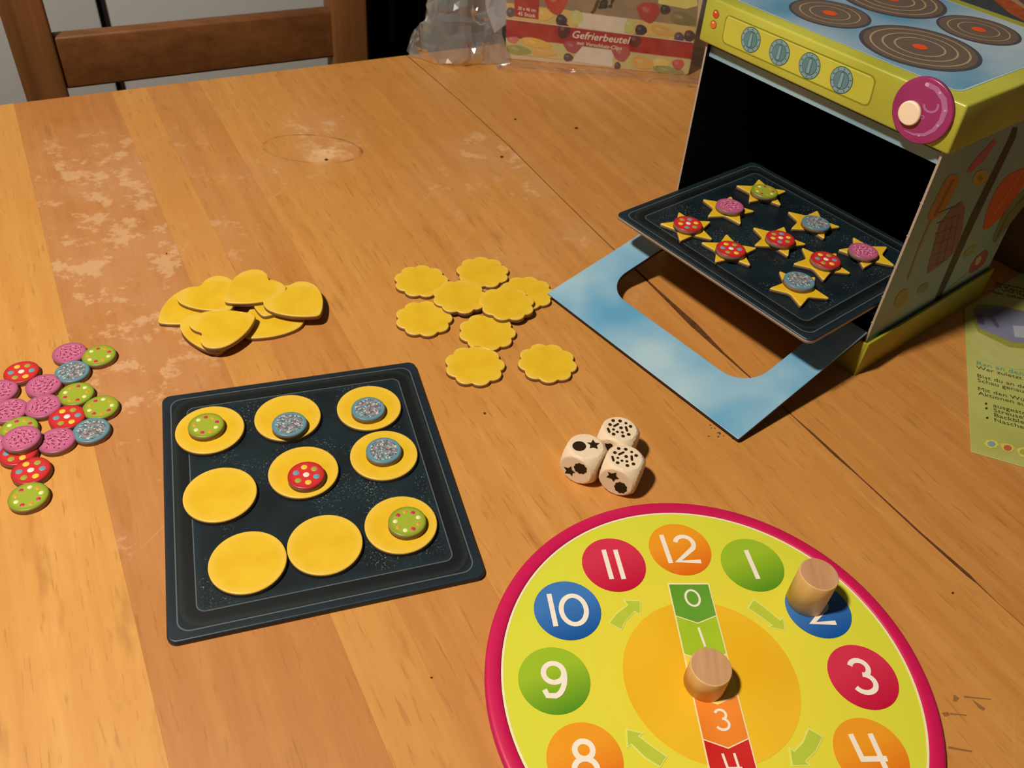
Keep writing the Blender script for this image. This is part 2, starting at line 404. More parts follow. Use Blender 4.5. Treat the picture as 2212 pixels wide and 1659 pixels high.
# the seam is open; a rough strip of filler lies a little below the surface where it widens
fil = [(t, c-w/2-.001) for (t, c), w in zip(seam, gapw)] + [(t, c+w/2+.001) for (t, c), w in zip(seam, gapw)][::-1]
FILL = flat('seam_filler', (96, 62, 38), .9, .1, .5, 90)
slab('seam_filler', [[tuple(pl(t, c, 0)[:2]) for t, c in fil]], -.03, -.0016, [FILL, FILL], tbl, bev=.0002)
APR = m_grain('table_frame_wood', (150, 92, 44), (182, 118, 60), (1, 1, .2), 20)
box('apron', -1.0, 2.0, -.32, -.26, -.34, -TH-.001, APR, tbl, xf=room)
for (s, n_) in ((-.95, -.40), (1.85, -.40), (-.95, -2.6), (1.85, -2.6)):
    box('leg', s, s+.16, n_, n_+.16, FLOOR, -TH-.001, APR, tbl, xf=room, bev=.006)
# ink and glue stains on the board in front of the oven door
STAIN = flat('blue_grey_ink', (92, 88, 92), .6, .2, .2, 200)
random.seed(11)
bm_pts = []
for k in range(14):
    px, py = random.uniform(1525, 1585), random.uniform(918, 948)
    decal('ink_spot', [at(px+x, py+y) for x, y in roundpoly(circle(0, 0, random.uniform(1.2, 4.2), 7, random.uniform(1, 2.4)), 1)], STAIN, tbl, (0, 0, .0004))
DST = flat('dark_brown_stain', (88, 52, 22), .7, .2)
for (px, py, a, b) in ((1047, 893, 3, 2.5), (1772, 1201, 9, 3.5), (1748, 1215, 4, 3), (848, 421-140, 0, 0), (705, 345, 4, 2.5), (1245, 277, 4, 2.5), (1113, 258, 3, 2), (1084, 339, 4, 2.5), (932, 1464, 3, 2), (2058, 1281, 3, 2.5), (1700, 1200, 2, 1.5), (360, 148+400, 2, 2)):
    if a: decal('stain', [at(px+x, py+y) for x, y in circle(0, 0, a, 12, b)], DST, tbl, (0, 0, .0004))
for l in ([(2034, 1540), (2048, 1538), (2052, 1545), (2040, 1548)], [(2052, 1540), (2088, 1544), (2088, 1546), (2052, 1544)], [(2082, 1503), (2140, 1510), (2140, 1512), (2082, 1507)], [(2098, 1510), (2128, 1530), (2124, 1536), (2112, 1528)], [(2060, 1500), (2072, 1508), (2066, 1516), (2058, 1514)], [(2048, 1612), (2100, 1622), (2098, 1625), (2048, 1617)]):
    decal('ink_scribble', [at(*q) for q in l], flat('faded_ink', (150, 104, 60), .7, .2), tbl, (0, 0, .0004))

# ================================================================== CHAIR behind the far edge
ch = empty('wooden_chair', room(.45, .0, FLOOR), 'brown wooden chair pushed up to the far side of the table', 'chair')
box('post', -.055, .055, .30, .385, FLOOR, .62, CHAIRV, ch, xf=room, bev=.010)
box('post', .840, .957, .30, .385, FLOOR, .62, CHAIRV, ch, xf=room, bev=.010)
box('rail', .05, .845, .312, .360, -.113, .034, CHAIRW, ch, xf=room, bev=.009)
box('top_rail', .05, .845, .312, .360, .36, .52, CHAIRW, ch, xf=room, bev=.009)
box('seat', -.055, .957, -.62, .30, -.80, -.74, CHAIRW, ch, xf=room, bev=.01)
box('leg', -.055, .03, -.60, -.515, FLOOR, -.80, CHAIRV, ch, xf=room, bev=.008)
box('leg', .872, .957, -.60, -.515, FLOOR, -.80, CHAIRV, ch, xf=room, bev=.008)
ch2 = empty('wooden_chair', room(1.9, .6, FLOOR), 'reddish wooden chair post beyond the table edge, left of the plastic bag', 'chair')
box('post', 1.385, 1.45, .60, .68, FLOOR, .5, CHAIRV, ch2, xf=room, bev=.008)
box('post', 2.15, 2.22, .60, .68, FLOOR, .5, CHAIRV, ch2, xf=room, bev=.008)
box('rail', 1.45, 2.15, .62, .66, .1, .24, CHAIRW, ch2, xf=room, bev=.008)
box('seat', 1.385, 2.22, -.1, .60, -.80, -.74, CHAIRW, ch2, xf=room, bev=.01)
box('leg', 1.385, 1.46, -.08, 0.0, FLOOR, -.80, CHAIRV, ch2, xf=room, bev=.008)
box('leg', 2.14, 2.22, -.08, 0.0, FLOOR, -.80, CHAIRV, ch2, xf=room, bev=.008)
# dark garment hanging past the table edge
CLO = flat('dark_green_cloth', (18, 26, 20), .9, .1, .4, 20); CLB = flat('black_cloth', (8, 8, 8), .95, .1)
co = empty('hanging_coat', room(1.2, .62, -1.3), 'black and dark green coat hanging between the two chairs', 'coat')
def cloth(name, s0, s1, n0, seed, mat):
    V, Fc = [], []; A, Bn = 40, 20
    for j in range(Bn+1):
        for i in range(A+1):
            s = s0+(s1-s0)*i/A; z = -1.3+1.95*j/Bn
            fold = .030*math.sin(i*.55+seed+.12*j)+.02*math.sin(i*.23+j*.2+seed)
            V.append(room(s, n0+fold, z))
    k = len(V)
    V += [v+EN*.02 for v in V]
    for j in range(Bn):
        for i in range(A):
            a = j*(A+1)+i; Fc.append((a, a+1, a+A+2, a+A+1)); Fc.append((k+a, k+a+A+1, k+a+A+2, k+a+1))
    return add(name, V, Fc, mat, co, smooth=True)
cloth('coat_front', .985, 1.20, .60, .3, CLB); cloth('coat_panel', 1.18, 1.375, .58, 1.4, CLO)
box('zip', 1.118, 1.142, .535, .545, -.175, .6, flat('zip_grey', (44, 42, 36), .6), co, xf=room)
# flat black backing panel behind the coat
box('backing', .97, 1.37, .70, .75, -1.3, .65, CLB, co, xf=room)

# ================================================================== TOY OVEN
OO = np.array([.6268, 1.2238, 0]); AN = .8361
OU = np.array([-math.cos(AN), math.sin(AN), 0]); OW = np.array([math.sin(AN), math.cos(AN), 0]); OS = np.array([-.0146, .0434, 1.])
def OV(a, b, z): return OO + a*OU + b*OW + z*OS           # the cardboard body leans slightly back
def OF(a, b, z): return OO + a*OU + b*OW + np.array([0, 0, z])
def osol(px, py, k, val):
    M = [OU, OW, OS]; oth = [M[i] for i in range(3) if i != k]
    A = np.array([oth[0], oth[1], -ray(px, py)]).T; r = np.linalg.solve(A, CAM-OO-val*M[k]); o = list(r[:2]); o.insert(k, val); return o
def oon(px, py, k, val): return OV(*osol(px, py, k, val))
OWd, OD, HB, ZL1, ZL2, OE = .5038, .445, .0752, .4355, .5127, .0043
ov = empty('toy_oven', OF(.25, .22, 0), 'lime green and blue cardboard toy oven with four burners and open blue door', 'toy')
LIMEI = flat('lime_inside', (120, 118, 30), .6)
# base tray: floor and four sides
bs = box('base', 0, OWd, 0, OD, .0, .006, OLIVE, ov, xf=OF)
for nm, a0, a1, b0, b1, zt in (('base_side', 0, .005, 0, OD, HB), ('base_side', OWd-.005, OWd, 0, OD, HB), ('base_front', .005, OWd-.005, 0, .005, HB-.003), ('base_back', .005, OWd-.005, OD-.005, OD, HB)):
    box(nm, a0, a1, b0, b1, .006, zt, OLIVE, ov, xf=OF, bev=.0012)
wt = .004
# 0 bottom 1 top 2 front 3 +a 4 +b 5 -a
WM = [SIDE, BLACKI, CARDL]
box('side_wall', .007, .007+wt, .007, OD-.007, .008, ZL1+.002, WM, ov, mi=[2, 2, 2, 1, 2, 0], xf=OV)
box('side_wall', OWd-.007-wt, OWd-.007, .007, OD-.007, .008, ZL1+.002, WM, ov, mi=[2, 2, 2, 0, 2, 1], xf=OV)
box('back_wall', .011, OWd-.011, OD-.011, OD-.007, .008, ZL1+.002, WM, ov, mi=[2, 2, 1, 2, 0, 2], xf=OV)
box('oven_floor', .011, OWd-.011, .012, OD-.012, .010, .013, BLACKI, ov, xf=OV)
box('oven_ceiling', .011, OWd-.011, .010, OD-.011, ZL1-.006, ZL1-.001, BLACKI, ov, xf=OV)
box('header', .0112, OWd-.0112, .0168, .0208, .4075, ZL1+.001, [m_cloudy('header_blue', (126, 162, 186), (150, 184, 202)), CARDL, BLACKI], ov, mi=[1, 1, 0, 1, 2, 1], xf=OV)
box('tray_rail', .011, .026, .010, OD-.02, .118, .128, BLACKI, ov, xf=OV)
box('tray_rail', OWd-.026, OWd-.011, .010, OD-.02, .118, .128, BLACKI, ov, xf=OV)
# notches along the cut wall edge
for z in (.11, .165, .225, .285, .345):
    box('edge_tab', .0062, .0118, .0062, .0068, z, z+.0022, CARDL, ov, xf=OV)
# lid
lid = box('lid', -OE, OWd+OE, -OE, OD+OE, ZL1, ZL2, LIME, ov, xf=OV, bev=.0042)
TOPZ = ZL2+.0002
def otop(pts, lift=0): return [OV(a, b, TOPZ+lift) for a, b in pts]
WHITEP = flat('white_print', (222, 226, 226), .4)
decal('cooktop_border', otop(roundpoly([(.0285, .0275), (.480, .0275), (.480, .420), (.0285, .420)], .02, 6)), flat('pale_blue_line', (170, 196, 214), .4), ov, (0, 0, .0003))
ct = decal('cooktop', otop(roundpoly([(.0325, .0315), (.476, .0315), (.476, .416), (.0325, .416)], .018, 6)), TOPBLUE, ov, (0, 0, .0006))
BURN = flat('burner_brown', (106, 90, 82), .45, .4, .1, 20); BURD = flat('burner_rim', (76, 72, 80), .45); RING = flat('burner_ring_line', (166, 150, 116), .5); HOT = flat('hot_orange', (226, 86, 36), .4)
def ringpts(cx, cy, r0, r1, z, n=56):
    V, Fc = [], []
    for i in range(n):
        t = 2*math.pi*i/n; V.append(OV(cx+r0*math.cos(t), cy+r0*math.sin(t), z)); V.append(OV(cx+r1*math.cos(t), cy+r1*math.sin(t), z))
    for i in range(n):
        j = (i+1) % n; Fc.append((2*i, 2*i+1, 2*j+1, 2*j))
    return V, Fc
for (cx, cy, r, fr) in ((.341, .132, .0715, (.73, .485)), (.333, .3135, .0985, (.81, .61, .41)), (.166, .140, .0985, (.81, .61, .41)), (.1615, .3205, .0715, (.73, .485))):
    b = decal('burner', otop(circle(cx, cy, r, 56)), BURD, ov, (0, 0, .0010))
    decal('burner_plate', otop(circle(cx, cy, r*.93, 56)), BURN, b, (0, 0, .0012))
    for q in fr:
        V, Fc = ringpts(cx, cy, r*(q-.017), r*(q+.017), TOPZ+.0015); add('heat_ring', V, Fc, RING, b)
    decal('hot_centre', otop(circle(cx, cy, .0125, 24)), HOT, b, (0, 0, .0016))
# front of the lid: printed panel, lamps, four switches
FB = -OE-.0001
def ofr(pts): return [OV(a, FB, z) for a, z in pts]
LF = tuple(-OW*.0006); 
def lf(k): return tuple(-OW*k)
pnl = [osol(1480+x*.33092, y*.33092, 1, FB) for x, y in ((265, 95), (1255, 480), (1200, 705), (245, 285))]
pnl = [(q[0], q[2]) for q in pnl]
pnl = [(.4575, .4975), (.1455, .4995), (.1425, .4515), (.4555, .4485)]
decal('panel_border', ofr(roundpoly(pnl, .012, 5)), flat('panel_outline', (134, 134, 34), .4), ov, lf(.0003))  # printed dark lime outline around the switch panel
decal('switch_panel', ofr(roundpoly(inset(pnl[::-1] if area(pnl) < 0 else pnl, .0022), .011, 5)), m_cloudy('panel_lime', (184, 184, 64), (198, 192, 72), 8, .32), ov, lf(.0006))
decal('panel_highlight', ofr(roundpoly([(.452, .4955), (.156, .4972), (.156, .4945), (.452, .4925)], .001, 2)), flat('panel_pale', (206, 204, 96), .35), ov, lf(.0008))
KR = flat('switch_rim', (124, 158, 164), .4); KI = flat('switch_face', (92, 132, 144), .4); KD = flat('switch_line', (44, 76, 90), .4); KB = flat('switch_grip', (122, 160, 168), .4)
for kx, kz in ((.3937, .4738), (.3305, .4738), (.267, .4738), (.2033, .4738)):
    s = decal('switch', ofr(circle(kx, kz, .0212, 32)), KD, ov, lf(.0009))
    decal('switch_rim', ofr(circle(kx, kz, .0200, 32)), KR, s, lf(.0011))
    decal('switch_inner_line', ofr(circle(kx, kz, .0145, 28)), KD, s, lf(.0013))
    decal('switch_face', ofr(circle(kx, kz, .0136, 28)), KI, s, lf(.0015))
    decal('grip_line', ofr(roundpoly([(kx-.0042, kz-.0125), (kx+.0042, kz-.0125), (kx+.0034, kz+.0125), (kx-.0034, kz+.0125)], .003, 3)), KD, s, lf(.0017))
    decal('grip', ofr(roundpoly([(kx-.0033, kz-.0116), (kx+.0033, kz-.0116), (kx+.0026, kz+.0116), (kx-.0026, kz+.0116)], .003, 3)), KB, s, lf(.0019))
    for i in range(10):
        t = 2*math.pi*(i+.5)/10; c_, s_ = math.cos(t), math.sin(t)
        decal('tick', ofr([(kx+c_*.0158-s_*.0007, kz+s_*.0158+c_*.0007), (kx+c_*.0188-s_*.0007, kz+s_*.0188+c_*.0007), (kx+c_*.0188+s_*.0007, kz+s_*.0188-c_*.0007), (kx+c_*.0158+s_*.0007, kz+s_*.0158-c_*.0007)]), KD, s, lf(.0013))
for (kx, kz, c) in ((.4797, .4897, (214, 66, 34)), (.4805, .4715, (222, 106, 48))):
    s = decal('indicator_light', ofr(circle(kx, kz, .0072, 20)), flat('lamp_outline', (126, 96, 30), .5), ov, lf(.0004))
    decal('lamp_glass', ofr(circle(kx, kz, .0060, 20)), flat('lamp_red_%d' % c[1], c, .3), s, lf(.0007))
    decal('lamp_shine', ofr(circle(kx+.001, kz+.003, .0024, 10, .0014)), flat('lamp_shine', (246, 200, 170), .3), s, lf(.0009))
# temperature dial with its pin
DIALC = (.0555, .4825); DR = .0490
def dialx(x, y, h): return OV(DIALC[0]-x, FB-.0012-h, DIALC[1]+y)
MAG = m_cloudy('dial_magenta', (142, 40, 98), (158, 52, 110), 12, .3)
V, Fc, MI, SM = slab_geo([circle(0, 0, DR, 56)], 0, .0062, .0022)
dl = add('dial', [dialx(*v) for v in V], Fc, [MAG, flat('dial_edge', (150, 60, 110), .6)], ov, MI, SM)
def dpx(l): 
    out = []
    for x, y in l: q = osol(1480+x*.33092, y*.33092, 1, FB-.0074); out.append(OV(q[0], q[1], q[2]))
    return out
LIL = flat('dial_lilac', (176, 108, 160), .35); LILL = flat('dial_pale', (214, 160, 200), .35)
arc = [(1582, 550), (1640, 580), (1690, 650), (1697, 720), (1672, 790), (1620, 850), (1560, 880), (1490, 876), (1430, 850)]
aw = [34, 36, 40, 38, 32, 26, 20, 14, 6]
L1, L2 = [], []
for i, (p, w_) in enumerate(zip(arc, aw)):
    d = np.array(arc[min(i+1, 8)])-np.array(arc[max(i-1, 0)]); d = d/np.linalg.norm(d); nn = np.array([-d[1], d[0]])*w_/2
    L1.append(np.array(p)+nn); L2.append(np.array(p)-nn)
decal('scale_arc', dpx([tuple(p) for p in L1+L2[::-1]]), LIL, dl, lf(.0003))
for (x, y, r) in ((1580, 552, 14), (1664, 606, 9), (1697, 722, 8), (1650, 820, 7), (1526, 886, 6)):
    decal('scale_dot', dpx([(x+r*math.cos(t*.5236), y+r*math.sin(t*.5236)) for t in range(12)]), LILL, dl, lf(.0005))
cc = [(1607+math.cos(math.radians(a))*46, 690+math.sin(math.radians(a))*42) for a in range(-15, 196, 14)]
decal('degree_letter_c', dpx(stroke(cc, 15)), LIL, dl, lf(.0004))
for (r, m_, h) in ((14, LIL, .0004), (7, MAG, .0006)):
    decal('degree_ring', dpx([(1550+r*math.cos(t*.5236), 765+r*math.sin(t*.5236)*1.1) for t in range(12)]), m_, dl, lf(h))
pq = osol(1480+1457*.33092, 742*.33092, 1, FB-.0145)
V, Fc, MI, SM = slab_geo([circle(0, 0, .0182, 36)], 0, .0070, .0022)
add('dial_pin', [OV(pq[0]-v[0], FB-.0074-v[2], pq[2]+v[1]) for v in V], Fc, flat('pin_cream', (248, 226, 200), .45), dl, smooth=SM)
# printed pictures on the right side wall
c4 = lambda x, y: (1820+x*.37369, 200+y*.37369)
def side(name, pts, rgb, lift=.0004):
    decal(name, [oon(*c4(*p), 0, .0069) for p in pts], flat('side_'+'_'.join(map(str, rgb)), rgb, .5, .3, .1), ov, tuple(-OU*lift))
side('printed_door_gap', [(985, 200), (1012, 200), (1000, 260), (760, 760), (560, 1200), (530, 1200), (735, 720), (950, 285)], (72, 60, 40))
side('printed_bottle', roundpoly([(610, 478), (655, 470), (680, 500), (600, 660), (560, 715), (505, 745), (492, 730), (500, 690), (590, 510)], 20), (190, 132, 60))
side('bottle_stripe', stroke([(640, 500), (590, 600), (530, 715)], 12), (156, 100, 44), .0006)
side('printed_spoon_handle', stroke([(510, 740), (440, 900), (375, 1080)], 10), (160, 136, 72))
side('printed_spoon_bowl', [(340+40*math.cos(t/16*6.283)-10*math.sin(t/16*6.283), 1190+52*math.sin(t/16*6.283)-20*math.cos(t/16*6.283)) for t in range(16)], (166, 158, 84))
side('printed_towel', roundpoly([(690, 622), (708, 670), (690, 800), (650, 920), (560, 1000), (487, 1052), (497, 990), (535, 850), (560, 760), (620, 680)], 18), (150, 104, 104))
for k in range(6): side('towel_check', stroke([(500+k*8+10, 1005-k*62), (610+k*12, 960-k*62)], 4), (118, 78, 82), .0006)
for k in range(3): side('towel_check', stroke([(540+k*42, 1000-k*30), (600+k*36, 760-k*30)], 4), (118, 78, 82), .0006)
side('printed_lemon', [(797+46*math.cos(t/20*6.283), 492+44*math.sin(t/20*6.283)-14*math.cos(t/20*6.283)) for t in range(20)], (192, 158, 74))
side('lemon_core', [(795+16*math.cos(t/12*6.283), 494+16*math.sin(t/12*6.283)) for t in range(12)], (170, 128, 60), .0006)
side('printed_ribbon', roundpoly([(880, 262), (890, 290), (850, 340), (820, 390), (740, 462), (715, 462), (740, 420), (790, 360), (830, 320)], 8), (196, 96, 100))
side('printed_melon', roundpoly([(1075, 430), (1030, 440), (950, 480), (880, 570), (830, 690), (808, 795), (845, 785), (930, 705), (1010, 590), (1080, 480)], 20), (224, 96, 46))
for k in range(9): side('melon_fleck', stroke([(850+k*22, 745-k*34), (866+k*22, 722-k*34)], 5), (238, 150, 70), .0006)
side('printed_whisk', roundpoly([(1060, 555), (1000, 600), (930, 690), (865, 850), (880, 872), (950, 780), (1060, 640)], 12), (128, 132, 100))
side('whisk_wire', stroke([(1050, 600), (960, 700), (885, 850)], 5), (92, 96, 76), .0006)
side('printed_ladle', roundpoly([(830, 905), (845, 930), (820, 985), (770, 1030), (730, 1050), (735, 1010), (770, 950)], 12), (170, 78, 90))
side('ladle_shine', roundpoly([(795, 940), (805, 955), (785, 990), (765, 1000), (770, 965)], 6), (206, 190, 160), .0006)
side('printed_ladle_handle', stroke([(740, 1030), (690, 1075), (618, 1130)], 7), (176, 176, 156))
side('printed_leaf', roundpoly([(770, 880), (762, 920), (700, 960), (700, 930), (735, 890)], 6), (158, 160, 112))
side('printed_egg', [(465+34*math.cos(t/14*6.283), 1130+24*math.sin(t/14*6.283)-20*math.cos(t/14*6.283)) for t in range(14)], (140, 150, 100))
# door: frame with rounded window, hinged on the base, outer edge on the table
dl0, dr0 = at(1182, 633, .0115), at(1595, 949, .0115)
hz = .0915; hb = .006
hl, hr = OF(.4900, hb, hz), OF(.0135, hb, hz)
def dv(u_, v_, h):           # u_ 0 right .. 1 left, v_ 0 hinge .. 1 outer edge
    inn = hr*(1-u_)+hl*u_; out = np.array(dr0)*(1-u_)+np.array(dl0)*u_
    p = inn*(1-v_)+out*v_
    nn = np.cross(np.array(dr0)-hr, hl-hr); nn = nn/np.linalg.norm(nn); nn = nn if nn[2] > 0 else -nn
    return p + nn*h
DWd = float(np.linalg.norm(hl-hr)); DLn = float(np.linalg.norm(np.array(dr0)-hr))
# window position measured on the door plane
def dpl(px, py):
    p = hit(px, py, hr, np.cross(np.array(dr0)-hr, hl-hr)); d = p-hr
    A = np.array([hl-hr, np.array(dr0)-hr]).T; r = np.linalg.lstsq(A, d, rcond=None)[0]; return r
outer = [(0, 0), (DWd, 0), (DWd, DLn), (0, DLn)]
hole = rrect(.130*DWd, .868*DWd, .14*DLn, .735*DLn, .056, 10)
V, Fc, MI, SM = slab_geo([roundpoly(outer, .003, 2), hole], -.0075, 0, .0008)
dd = add('door', [dv(v[0]/DWd, v[1]/DLn, v[2]) for v in V], Fc, [BLUEC, DOOREDGE], ov, MI, None)

# ================================================================== BAKING TRAYS
def make_tray(w, d, side_mat, label):
    V, Fc, MI, SM = slab_geo([rrect(-w/2, w/2, -d/2, d/2, .014, 6)], 0, .0085, .0028)
    o = add('baking_tray', V, Fc, [m_tray(w, d), side_mat], None, MI, SM)
    return tag(o, label, 'tray')
TT = .0085
tc = [at(*q, TT) for q in ((350, 856), (897, 780), (1050, 1243), (358, 1394))]
t1 = make_tray(.418, .464, NAVY, 'dark navy cardboard baking tray flat on the table, holding nine round yellow cookies')
cen = sum(tc)/4; t1.location = (cen[0], cen[1], .0); e1 = (tc[1]-tc[0])+(tc[2]-tc[3]); t1.rotation_euler.z = math.atan2(e1[1], e1[0])
T2Z = .137
t2 = make_tray(.418, .466, CARDL, 'dark navy cardboard baking tray slid halfway into the oven, holding nine star cookies')
lfd = math.radians(132.4); lv = np.array([math.cos(lfd), math.sin(lfd), 0]); bv = np.array([math.sin(lfd), -math.cos(lfd), 0])
corner = at(1760, 745, T2Z+TT) + lv*.009
c2 = corner + lv*.233 + bv*.209
t2.location = (c2[0], c2[1], T2Z); t2.rotation_euler.z = lfd + math.pi/2
T2TOP = T2Z+TT

# ================================================================== TOPPINGS
TR = .0272; TOPT = .0100
def body(kind, rgb):
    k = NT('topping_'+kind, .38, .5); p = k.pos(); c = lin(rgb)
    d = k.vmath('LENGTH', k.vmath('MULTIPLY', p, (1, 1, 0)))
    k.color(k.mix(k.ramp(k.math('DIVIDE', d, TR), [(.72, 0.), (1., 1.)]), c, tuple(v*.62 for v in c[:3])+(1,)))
    V, Fc, MI, SM = slab_geo([circle(0, 0, TR, 40)], 0, TOPT, .0020)
    return add('cookie_topping', V, Fc, [k.m, CARD], None, MI, SM)
def dot_mesh(name, mat, r):
    V = [(0, 0, .0009)]; n = 12
    for (q, z) in ((.6, .0007), (1., 0.)): V += [(q*r*math.cos(2*math.pi*i/n), q*r*math.sin(2*math.pi*i/n), z) for i in range(n)]
    Fc = [(0, 1+i, 1+(i+1) % n) for i in range(n)] + [(1+i, 1+n+i, 1+n+(i+1) % n, 1+(i+1) % n) for i in range(n)]
    me = bpy.data.meshes.new(name); me.from_pydata(V, [], Fc); me.materials.append(mat)
    for p in me.polygons: p.use_smooth = True
    return me
def dots(o, spec, r):
    cache = {}
    for (x, y, c) in spec:
        key = (c, r)
        if key not in cache: cache[key] = dot_mesh('sugar_dot', flat('dot_%d_%d_%d' % c, c, .4), r)
        d = bpy.data.objects.new('sugar_dot', cache[key]); COL.objects.link(d); d.parent = o; d.location = (x, y, TOPT-.0001)
def ringspec(R_, cols, ph=0): return [(R_*math.cos(2*math.pi*i/len(cols)+ph), R_*math.sin(2*math.pi*i/len(cols)+ph), c) for i, c in enumerate(cols)]
YE, GR, BL, WH, MA, OR = (240, 206, 64), (164, 172, 64), (110, 164, 184), (244, 232, 222), (208, 48, 88), (220, 158, 56)
PROTO = {}
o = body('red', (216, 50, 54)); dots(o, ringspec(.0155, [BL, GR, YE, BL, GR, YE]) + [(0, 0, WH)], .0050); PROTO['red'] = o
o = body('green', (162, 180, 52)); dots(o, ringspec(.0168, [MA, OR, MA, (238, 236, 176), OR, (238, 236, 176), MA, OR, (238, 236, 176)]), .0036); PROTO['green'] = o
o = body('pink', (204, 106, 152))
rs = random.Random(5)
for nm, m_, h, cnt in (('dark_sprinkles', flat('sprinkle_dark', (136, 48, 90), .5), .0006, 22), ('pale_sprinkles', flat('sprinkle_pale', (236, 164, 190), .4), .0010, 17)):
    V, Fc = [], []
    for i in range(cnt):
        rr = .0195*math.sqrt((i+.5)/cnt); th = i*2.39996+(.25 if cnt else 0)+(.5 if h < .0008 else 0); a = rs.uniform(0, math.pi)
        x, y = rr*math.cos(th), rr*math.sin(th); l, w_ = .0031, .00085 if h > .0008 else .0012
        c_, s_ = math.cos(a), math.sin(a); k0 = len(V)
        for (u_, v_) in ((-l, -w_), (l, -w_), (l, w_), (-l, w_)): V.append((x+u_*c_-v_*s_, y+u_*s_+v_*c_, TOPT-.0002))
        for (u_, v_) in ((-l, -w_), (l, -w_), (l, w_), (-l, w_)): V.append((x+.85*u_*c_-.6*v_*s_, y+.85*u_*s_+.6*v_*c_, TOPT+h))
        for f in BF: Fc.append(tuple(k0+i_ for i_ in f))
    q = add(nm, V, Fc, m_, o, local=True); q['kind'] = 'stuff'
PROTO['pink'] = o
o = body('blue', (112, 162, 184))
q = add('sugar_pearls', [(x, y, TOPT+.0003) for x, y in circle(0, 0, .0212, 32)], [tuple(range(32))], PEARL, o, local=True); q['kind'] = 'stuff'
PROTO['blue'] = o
used = set()
def topping(kind, px, py, z, label, group, rot=0):
    if kind in used: o = copy_tree(PROTO[kind])
    else: o = PROTO[kind]; used.add(kind)
    p = at(px, py, z+TOPT); o.location = (p[0], p[1], z); o.rotation_euler = (0, 0, math.radians(rot))
    return tag(o, label, 'game piece', group)

# ================================================================== COOKIES
CT = .0085; CRD = .0518
def cookie(name, outline, px, py, z, rot, label, group, ref=None):
    V, Fc, MI, SM = slab_geo([outline], 0, CT, .0017)
    p = at(px, py, z+CT)
    if ref is None:
        o = add(name, V, Fc, [COOKIE, CARD], None, MI, SM)
    else:
        o = ref.copy(); COL.objects.link(o)
    o.location = (p[0], p[1], z); o.rotation_euler = (0, 0, rot)
    tag(o, label, 'game piece', group); return o
cr = lambda x, y: (330+x*.39174, 760+y*.39181)
rounds = [((315, 425), 'back left corner of the flat tray, under a green topping'), ((744, 358), 'middle of the back row on the flat tray, under a blue topping'),
          ((1193, 304), 'back right corner of the flat tray, under a blue topping'), ((1275, 565), 'second row right edge of the flat tray, under blue topping'),
          ((831, 658), 'centre of the flat tray, under a red topping'), ((371, 782), 'left edge of the flat tray in the middle row, bare'),
          ((523, 1155), 'front left of the flat tray, bare'), ((950, 1058), 'front middle of the flat tray, bare'), ((1369, 948), 'front right of the flat tray, under a green topping')]
ref = None
for (c, lab) in rounds:
    o = cookie('round_cookie', circle(0, 0, CRD, 56), *cr(*c), TT, 0, 'round yellow cookie, '+lab, 'round cookies on the flat tray', ref); ref = ref or o
Z1 = TT+CT
topping('green', *cr(293, 402), Z1, 'green topping with coloured dots on the back left cookie of the flat tray', 'toppings on the flat tray', 30)
topping('blue', *cr(753, 395), Z1, 'blue speckled topping on the front rim of the back middle round cookie', 'toppings on the flat tray', 0)
topping('blue', *cr(1188, 310), Z1, 'blue speckled topping on the back right cookie of the flat tray', 'toppings on the flat tray', 50)
topping('blue', *cr(1273, 540), Z1, 'blue speckled topping on the right edge round cookie in the second row', 'toppings on the flat tray', 110)
topping('red', *cr(846, 677), Z1, 'red topping with coloured dots on the round cookie at the flat tray centre', 'toppings on the flat tray', -5)
topping('green', *cr(1403, 932), Z1, 'green topping with coloured dots on the front right cookie of the flat tray', 'toppings on the flat tray', 70)

# star cookies on the tray in the oven
c5 = lambda x, y: (1320+x*.28933, 350+y*.28933)
stars = [([(1110, 125), (948, 178), (1035, 295), (1255, 315), (1300, 210)], 'green', (1148, 213), 'furthest back in the oven', 'green dotted'),
         ([(700, 280), (900, 258), (1060, 358), (960, 455), (725, 405)], 'pink', (890, 322), 'second from the back along the tray\'s left side', 'pink'),
         ([(510, 375), (378, 460), (512, 585), (748, 570), (742, 440)], 'red', (577, 457), 'nearest the tray\'s left corner', 'red dotted'),
         ([(1330, 372), (1550, 362), (1703, 475), (1585, 565), (1345, 500)], 'blue', (1533, 450), 'behind the middle star', 'blue speckled'),
         ([(862, 540), (688, 600), (775, 745), (1030, 765), (1088, 635)], 'red', (897, 645), 'at the middle of the tray\'s front edge', 'red dotted'),
         ([(1073, 490), (1300, 485), (1445, 603), (1310, 692), (1078, 625)], 'red', (1267, 565), 'in the centre of the tray', 'red dotted'),
         ([(1815, 565), (2065, 625), (2108, 770), (1885, 785), (1705, 655)], 'pink', (1888, 660), 'closest to the oven\'s right wall', 'pink'),
         ([(1440, 645), (1690, 680), (1780, 820), (1575, 870), (1368, 765)], 'red', (1605, 725), 'between the centre star and the frontmost star', 'red dotted'),
         ([(1268, 820), (1530, 855), (1617, 1010), (1410, 1065), (1190, 945)], 'blue', (1408, 880), 'nearest the tray\'s front corner', 'blue speckled')]
SR = .0560
star_o = roundpoly([(SR*(1 if i % 2 == 0 else .49)*math.cos(math.pi*i/5), SR*(1 if i % 2 == 0 else .49)*math.sin(math.pi*i/5)) for i in range(10)], .0062, 4)
ref = None
